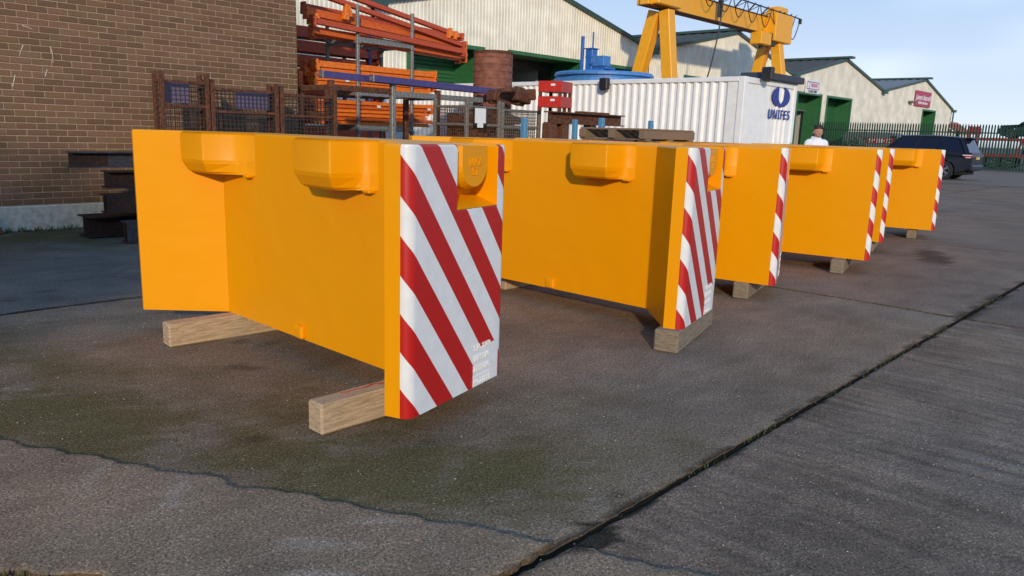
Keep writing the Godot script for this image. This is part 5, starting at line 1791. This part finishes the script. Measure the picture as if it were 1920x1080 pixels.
	for s in [-1.0, 1.0]:
		var tl := MB.new()
		tl.cbox(T(Vector3(-L / 2 + 0.16, belt - 0.10, s * (hw - 0.10))), Vector3(0.30, 0.15, 0.14), 0.03)
		var to = obj(tl, "tail_light", M.tail, o)
		var tc := MB.new()
		tc.cbox(T(Vector3(-L / 2 + 0.20, belt - 0.055, s * (hw - 0.075))), Vector3(0.34, 0.045, 0.12), 0.015)
		tc.cbox(T(Vector3(-L / 2 + 0.15, belt - 0.145, s * (hw - 0.075))), Vector3(0.20, 0.035, 0.12), 0.01)
		obj(tc, "lamp_lens", M.lampclear, to)
		var hl := MB.new()
		hl.cbox(T(Vector3(L / 2 - 0.14, belt - 0.17, s * (hw - 0.18))), Vector3(0.26, 0.13, 0.28), 0.04)
		obj(hl, "headlight", M.lampclear, o)
		var fg := MB.new()
		fg.cbox(T(Vector3(-L / 2 + 0.05, sill + 0.18, s * (hw - 0.20))), Vector3(0.06, 0.06, 0.22), 0.015)
		obj(fg, "rear_reflector", M.tail, o)
		var mr := MB.new()
		mr.cbox(T(Vector3(cowl - 0.22, belt + 0.12, s * (hw + 0.06))), Vector3(0.16, 0.15, 0.2), 0.04)
		obj(mr, "mirror", paint, o)
		var dl := MB.new()
		for xx in [-L * 0.12, L * 0.05, L * 0.2]:
			dl.beam(Vector3(xx, sill + 0.08, s * (hw - 0.005)), Vector3(xx, belt, s * (hw - 0.035)), 0.008, 0.008)
		obj(dl, "door_seam", M.dark, o)
		for xx in [-L * 0.08, L * 0.09]:
			var hd := MB.new(); hd.cbox(T(Vector3(xx, belt - 0.10, s * (hw + 0.0))), Vector3(0.20, 0.035, 0.05), 0.012); obj(hd, "door_handle", paint, o)
	var np := MB.new()
	np.cbox(T(Vector3(-L / 2 - 0.004, belt - 0.17, 0)), Vector3(0.02, 0.11, 0.52), 0.004)
	obj(np, "number_plate", mat(lin(0.55, 0.42, 0.12), 0.5), o)
	var bp := MB.new()
	bp.cbox(T(Vector3(-L / 2 + 0.06, sill + 0.22, 0)), Vector3(0.22, 0.26, W - 0.16), 0.07)
	obj(bp, "rear_bumper", paint, o)
	var ub := MB.new()
	ub.bx(Vector3(-L / 2 + 0.25, sill - 0.08, -hw + 0.25), Vector3(L / 2 - 0.25, sill + 0.1, hw - 0.25))
	obj(ub, "underbody", M.dark, o)
	for wx in [xr, xf]:
		for s in [-1.0, 1.0]: wheel(o, Vector3(wx, r, s * (hw - 0.135)), r, 0.26, s)
	return o

func suv_and_vehicles():
	# local +x is the front; the car points along -z
	car("parked_car", "dark grey estate car with tinted windows parked in front of the fence", Vector3(36.75, 0, -10.5), deg_to_rad(90), M.carpaint, 4.88, 1.98, 1.80, true)
	# van behind the fence
	var v = thing("panel_van", "grey panel van with a red lettered band, seen through the fence", "van", Vector3(58.6, 0, -18.9), deg_to_rad(90))
	var vb := MB.new()
	vb.slab(Vector3(0, 0, -0.95), Vector3(1, 0, 0), Vector3(0, 1, 0), PackedVector2Array([Vector2(-2.5, 0.4), Vector2(2.3, 0.4), Vector2(2.5, 0.7), Vector2(2.45, 1.05), Vector2(1.65, 1.25), Vector2(1.15, 2.0), Vector2(0.6, 2.15), Vector2(-2.3, 2.15), Vector2(-2.5, 1.9)]), 1.9)
	obj(vb, "body", M.vangrey, v)
	var vg := MB.new()
	vg.slab(Vector3(0, 0, 0.951), Vector3(1, 0, 0), Vector3(0, 1, 0), PackedVector2Array([Vector2(0.7, 1.28), Vector2(1.5, 1.28), Vector2(1.1, 1.9), Vector2(0.7, 1.95)]), 0.006)
	vg.slab(Vector3(0, 0, -0.957), Vector3(1, 0, 0), Vector3(0, 1, 0), PackedVector2Array([Vector2(0.7, 1.28), Vector2(1.5, 1.28), Vector2(1.1, 1.9), Vector2(0.7, 1.95)]), 0.006)
	obj(vg, "side_window", M.glass, v)
	var rbm := MB.new()
	rbm.bx(Vector3(-0.85, 1.36, 0.951), Vector3(1.0, 1.78, 0.958))
	var ro = obj(rbm, "red_band", M.truckred, v)
	var inv = Basis(Vector3(1, 0, 0), Vector3(0, 1, 0), Vector3(0, 0, 1))
	hang(text("SPEEDEC", 0.26, 0.006, M.signwhite), "lettering", ro, Transform3D(inv, Vector3(0.05, 1.57, 0.962)))
	for q in [[-1.5, 1], [1.6, 1], [-1.5, -1], [1.6, -1]]: wheel(v, Vector3(q[0], 0.34, q[1] * 0.83), 0.34, 0.22, q[1])
	v.rotation.y = deg_to_rad(-90)
	# car transporter
	var t = thing("car_transporter", "red car transporter trailer with two decks behind the fence", "trailer", Vector3(62.0, 0, -14.2), deg_to_rad(-90))
	var L = 9.0
	for q in [[0.85, "lower_deck"], [1.92, "upper_deck"]]:
		var mb := MB.new()
		for s in [-1.0, 1.0]: mb.bx(Vector3(0, q[0] - 0.10, s * 1.1 - 0.06), Vector3(L, q[0] + 0.08, s * 1.1 + 0.06))
		mb.bx(Vector3(0, q[0] - 0.05, -1.039), Vector3(L, q[0] - 0.01, 1.039))
		obj(mb, q[1], M.truckred, t)
	for xx in [0.1, 3.0, 5.9, 8.8]:
		for s in [-1.0, 1.0]:
			var mb := MB.new(); mb.beam(Vector3(xx, 0.94, s * 1.1), Vector3(xx + (0.3 if xx > 0.2 else 0.0), 1.81, s * 1.1), 0.12, 0.12)
			obj(mb, "deck_post", M.truckred, t)
	var hbm := MB.new()
	hbm.bx(Vector3(0.0, 2.001, -1.16), Vector3(0.12, 2.75, -0.9)); hbm.bx(Vector3(0.0, 2.001, 0.9), Vector3(0.12, 2.75, 1.16))
	hbm.bx(Vector3(0.0, 2.6, -0.899), Vector3(0.12, 2.75, 0.899)); hbm.bx(Vector3(0.121, 2.2, -0.3), Vector3(0.5, 2.65, 1.1))
	hbm.bx(Vector3(0.55, 2.001, 1.0), Vector3(0.65, 2.75, 1.1))
	obj(hbm, "headboard", M.truckred, t)
	for xx in [0.9, 1.75, 2.6]:
		for s in [-1.0, 1.0]: wheel(t, Vector3(xx, 0.40, s * 1.0), 0.40, 0.3, s)
	var G = "cars on the transporter"
	car("carried_car", "dark green car on the upper deck of the transporter", Vector3(62.0, 2.0, -10.4), deg_to_rad(90), M.cargreen, 4.3, 1.75, 1.45, false, G)
	car("carried_car", "blue car on the lower deck of the transporter", Vector3(62.0, 0.94, -8.9), deg_to_rad(90), M.carblue, 4.0, 1.7, 1.2, false, G)
	car("background_car", "dark car parked beyond the fence by the shed corner", Vector3(75.0, 0.6, -19.5), deg_to_rad(80), M.cargreen, 4.3, 1.75, 1.45, false)
	# ramp the car stands on
	var rp = thing("loading_ramp", "low grey ramp under the dark car beyond the fence", "ramp", Vector3(75, 0, -19.5), deg_to_rad(80))
	var rm := MB.new(); rm.bx(Vector3(-2.4, 0, -1.0), Vector3(2.4, 0.6, 1.0), 0.03); obj(rm, "block", M.concrete, rp)
	# small house far off
	var h = thing("far_house", "small brick house with an orange roof far beyond the fence", "house", Vector3(112, 0, -28.5))
	var hm := MB.new(); hm.bx(Vector3(-4, 0, -1.8), Vector3(4, 3.0, 1.8)); obj(hm, "wall", M.clad2, h)
	var hr := MB.new()
	hr.quad(Vector3(-4.2, 2.95, -2.1), Vector3(-4.2, 4.4, 0), Vector3(4.2, 4.4, 0), Vector3(4.2, 2.95, -2.1))
	hr.quad(Vector3(-4.2, 4.4, 0), Vector3(-4.2, 2.95, 2.1), Vector3(4.2, 2.95, 2.1), Vector3(4.2, 4.4, 0))
	hr.tri(Vector3(-4.05, 2.95, -1.9), Vector3(-4.05, 4.35, 0), Vector3(-4.05, 2.95, 1.9))
	obj(hr, "roof", M.housebrick, h)
	# shrub behind the fence by the shed door
	var s = thing("shrub", "small dark green shrub behind the fence by the shed door", "shrub", Vector3(56.0, 0, -20.2))
	var st := MB.new(); st.cyl(Vector3.ZERO, Vector3(0, 1.0, 0), 0.05, 0.03, 6); obj(st, "stem", M.oldtimber, s)
	var lf := MB.new()
	rng.seed = 9
	for i in 420:
		var d = Vector3(rng.randfn(0, 0.35), rng.randfn(1.0, 0.35), rng.randfn(0, 0.45))
		var a = Vector3(rng.randf() - 0.5, rng.randf() - 0.5, rng.randf() - 0.5).normalized() * 0.09
		var b2 = a.cross(Vector3(rng.randf(), rng.randf(), rng.randf())).normalized() * 0.05
		lf.quad(d - a, d + b2, d + a, d - b2)
	obj(lf, "foliage", mat(lin(0.02, 0.06, 0.02), 0.7), s)

# ================================================================ person
func person():
	var at = Vector3(15.85, 0, -6.41)
	var o = thing("person", "person in a white hooded top looking down, standing by the container", "person", at, deg_to_rad(-48))
	# bones: a, b, ra, rb, part (0 trousers, 1 top, 2 skin, 3 shoes); faces local +z
	var Bn = [
		[Vector3(0, 0.98, 0), Vector3(0, 1.18, 0.0), 0.135, 0.135, 1], [Vector3(0, 1.18, 0), Vector3(0, 1.36, 0.0), 0.135, 0.125, 1],
		[Vector3(-0.14, 1.37, 0), Vector3(0.14, 1.37, 0), 0.072, 0.072, 1], [Vector3(-0.07, 1.30, 0.02), Vector3(0.07, 1.30, 0.02), 0.12, 0.12, 1],
		[Vector3(0, 1.40, -0.02), Vector3(0, 1.49, 0.015), 0.06, 0.055, 2], [Vector3(-0.06, 1.455, -0.05), Vector3(0.06, 1.455, -0.05), 0.045, 0.045, 1],
		[Vector3(0, 1.60, 0.04), Vector3(0, 1.57, 0.055), 0.088, 0.08, 2], [Vector3(0, 1.555, 0.085), Vector3(0, 1.525, 0.095), 0.052, 0.045, 2], [Vector3(0, 1.585, 0.13), Vector3(0, 1.56, 0.15), 0.012, 0.017, 2],
		[Vector3(-0.085, 1.585, 0.03), Vector3(-0.088, 1.56, 0.03), 0.018, 0.014, 2], [Vector3(0.085, 1.585, 0.03), Vector3(0.088, 1.56, 0.03), 0.018, 0.014, 2],
		[Vector3(-0.09, 0.95, 0), Vector3(-0.10, 0.50, 0.01), 0.10, 0.068, 0], [Vector3(0.09, 0.95, 0), Vector3(0.10, 0.50, 0.01), 0.10, 0.068, 0],
		[Vector3(-0.10, 0.50, 0.01), Vector3(-0.10, 0.10, -0.02), 0.066, 0.05, 0], [Vector3(0.10, 0.50, 0.01), Vector3(0.10, 0.10, -0.02), 0.066, 0.05, 0],
		[Vector3(-0.10, 0.045, -0.04), Vector3(-0.11, 0.04, 0.14), 0.045, 0.038, 3], [Vector3(0.10, 0.045, -0.04), Vector3(0.11, 0.04, 0.14), 0.045, 0.038, 3],
		[Vector3(-0.175, 1.355, 0), Vector3(-0.23, 1.11, 0.03), 0.062, 0.052, 1], [Vector3(0.175, 1.355, 0), Vector3(0.23, 1.11, 0.03), 0.062, 0.052, 1],
		[Vector3(-0.25, 1.11, 0.03), Vector3(-0.16, 1.0, 0.24), 0.05, 0.04, 1], [Vector3(0.25, 1.11, 0.03), Vector3(0.16, 1.0, 0.24), 0.05, 0.04, 1]]
	for s in [-1.0, 1.0]:
		Bn.append([Vector3(0.15 * s, 1.0, 0.25), Vector3(0.115 * s, 1.0, 0.31), 0.030, 0.030, 2])
		for f in 4:
			var b0 = Vector3(0.105 * s, 1.025 - f * 0.017, 0.325)
			Bn.append([b0, b0 + Vector3(-0.03 * s, -0.012, 0.04), 0.0095, 0.0085, 2])
			Bn.append([b0 + Vector3(-0.03 * s, -0.012, 0.04), b0 + Vector3(-0.055 * s, -0.03, 0.035), 0.0085, 0.0075, 2])
		Bn.append([Vector3(0.125 * s, 1.03, 0.28), Vector3(0.08 * s, 1.05, 0.31), 0.012, 0.010, 2])
	var cols = [Color(0.02, 0.022, 0.03), Color(0.78, 0.78, 0.80), Color(0.42, 0.22, 0.15), Color(0.03, 0.03, 0.03)]
	var mb := MB.new()
	nets(mb, Bn, cols, 0.016, Vector3(-0.36, 0.0, -0.22), Vector3(0.36, 1.74, 0.42))
	obj(mb, "body", mat(Color(1, 1, 1), 0.85), o)
	var hr := MB.new()
	nets(hr, [[Vector3(0, 1.645, 0.022), Vector3(0, 1.60, -0.015), 0.091, 0.088, 0], [Vector3(-0.03, 1.675, 0.06), Vector3(0.04, 1.67, 0.06), 0.045, 0.045, 0], [Vector3(0, 1.58, -0.03), Vector3(0, 1.55, -0.03), 0.075, 0.06, 0]], [Color(0.018, 0.012, 0.009)], 0.014, Vector3(-0.14, 1.45, -0.14), Vector3(0.14, 1.76, 0.15))
	obj(hr, "hair", mat(Color(1, 1, 1), 0.7), o)
	var ey := MB.new()
	for s in [-1.0, 1.0]: ey.cbox(T(Vector3(0.033 * s, 1.592, 0.122)), Vector3(0.026, 0.010, 0.012), 0.003)
	obj(ey, "eyes", M.dark, o)

func nets(mb: MB, bones: Array, cols: Array, cs: float, lo: Vector3, hi: Vector3):
	var nx = int((hi.x - lo.x) / cs) + 2; var ny = int((hi.y - lo.y) / cs) + 2; var nzc = int((hi.z - lo.z) / cs) + 2
	var F := PackedFloat32Array(); F.resize(nx * ny * nzc); F.fill(1.0)
	var part := PackedInt32Array(); part.resize(nx * ny * nzc)
	var best := PackedFloat32Array(); best.resize(nx * ny * nzc); best.fill(9.0)
	for bn in bones:
		var a: Vector3 = bn[0]; var b: Vector3 = bn[1]; var ra: float = bn[2]; var rb: float = bn[3]
		var mr = max(ra, rb) + 0.06
		var l = (a.min(b) - Vector3.ONE * mr - lo) / cs; var h = (a.max(b) + Vector3.ONE * mr - lo) / cs
		var ab = b - a; var L2 = max(ab.length_squared(), 1e-8)
		var kk = clampf(min(ra, rb) * 0.6, 0.004, 0.03)
		for i in range(max(0, int(l.x)), min(nx, int(h.x) + 1)):
			for j in range(max(0, int(l.y)), min(ny, int(h.y) + 1)):
				for k in range(max(0, int(l.z)), min(nzc, int(h.z) + 1)):
					var p = lo + Vector3(i, j, k) * cs
					var t = clampf((p - a).dot(ab) / L2, 0, 1)
					var d = (p - a - ab * t).length() - lerpf(ra, rb, t)
					var id = (i * ny + j) * nzc + k
					var f = F[id]
					var hm = max(kk - abs(f - d), 0.0) / kk
					F[id] = min(f, d) - hm * hm * kk * 0.25
					if d < best[id]:
						best[id] = d; part[id] = bn[4]
	var vid := {}
	var vs = []; var vn = []; var vc = []
	for i in nx - 1:
		for j in ny - 1:
			for k in nzc - 1:
				var id = (i * ny + j) * nzc + k
				var m = 0; var sum = Vector3.ZERO; var cnt = 0
				var f0 = F[id]
				var allp = f0 > 0.04
				if allp: continue
				var vals = []
				for c in 8: vals.append(F[((i + (c & 1)) * ny + j + ((c >> 1) & 1)) * nzc + k + (c >> 2)])
				for c in 8:
					for ax in 3:
						var c2 = c | (1 << ax)
						if c2 == c: continue
						if (vals[c] < 0) != (vals[c2] < 0):
							var t = vals[c] / (vals[c] - vals[c2])
							var p0 = Vector3(c & 1, (c >> 1) & 1, c >> 2); var p1 = Vector3(c2 & 1, (c2 >> 1) & 1, c2 >> 2)
							sum += p0.lerp(p1, t); cnt += 1
				if cnt == 0: continue
				vid[id] = vs.size()
				vs.append(lo + (Vector3(i, j, k) + sum / cnt) * cs)
				vn.append(Vector3(vals[1] - vals[0] + vals[3] - vals[2] + vals[5] - vals[4] + vals[7] - vals[6], vals[2] - vals[0] + vals[3] - vals[1] + vals[6] - vals[4] + vals[7] - vals[5], vals[4] - vals[0] + vals[5] - vals[1] + vals[6] - vals[2] + vals[7] - vals[3]).normalized())
				vc.append(cols[part[id]])
	for id in vid:
		var k = id % nzc; var j = (id / nzc) % ny; var i = id / (nzc * ny)
		var st = [ny * nzc, nzc, 1]
		var ijk = [i, j, k]
		for ax in 3:
			var u = (ax + 1) % 3; var w = (ax + 2) % 3
			if ijk[u] == 0 or ijk[w] == 0: continue
			var o2 = id + st[ax]
			var s0 = F[id] < 0; var s1 = F[o2] < 0
			if s0 == s1: continue
			var q = [id, id - st[u], id - st[u] - st[w], id - st[w]]
			var ok = true
			for e in q:
				if not vid.has(e): ok = false
			if not ok: continue
			var r = []
			for e in q: r.append(vid[e])
			if s0: r.reverse()
			for e in [0, 1, 2, 0, 2, 3]:
				mb.v.append(vs[r[e]]); mb.n.append(vn[r[e]]); mb.c.append(vc[r[e]]); mb.uv.append(Vector2.ZERO)
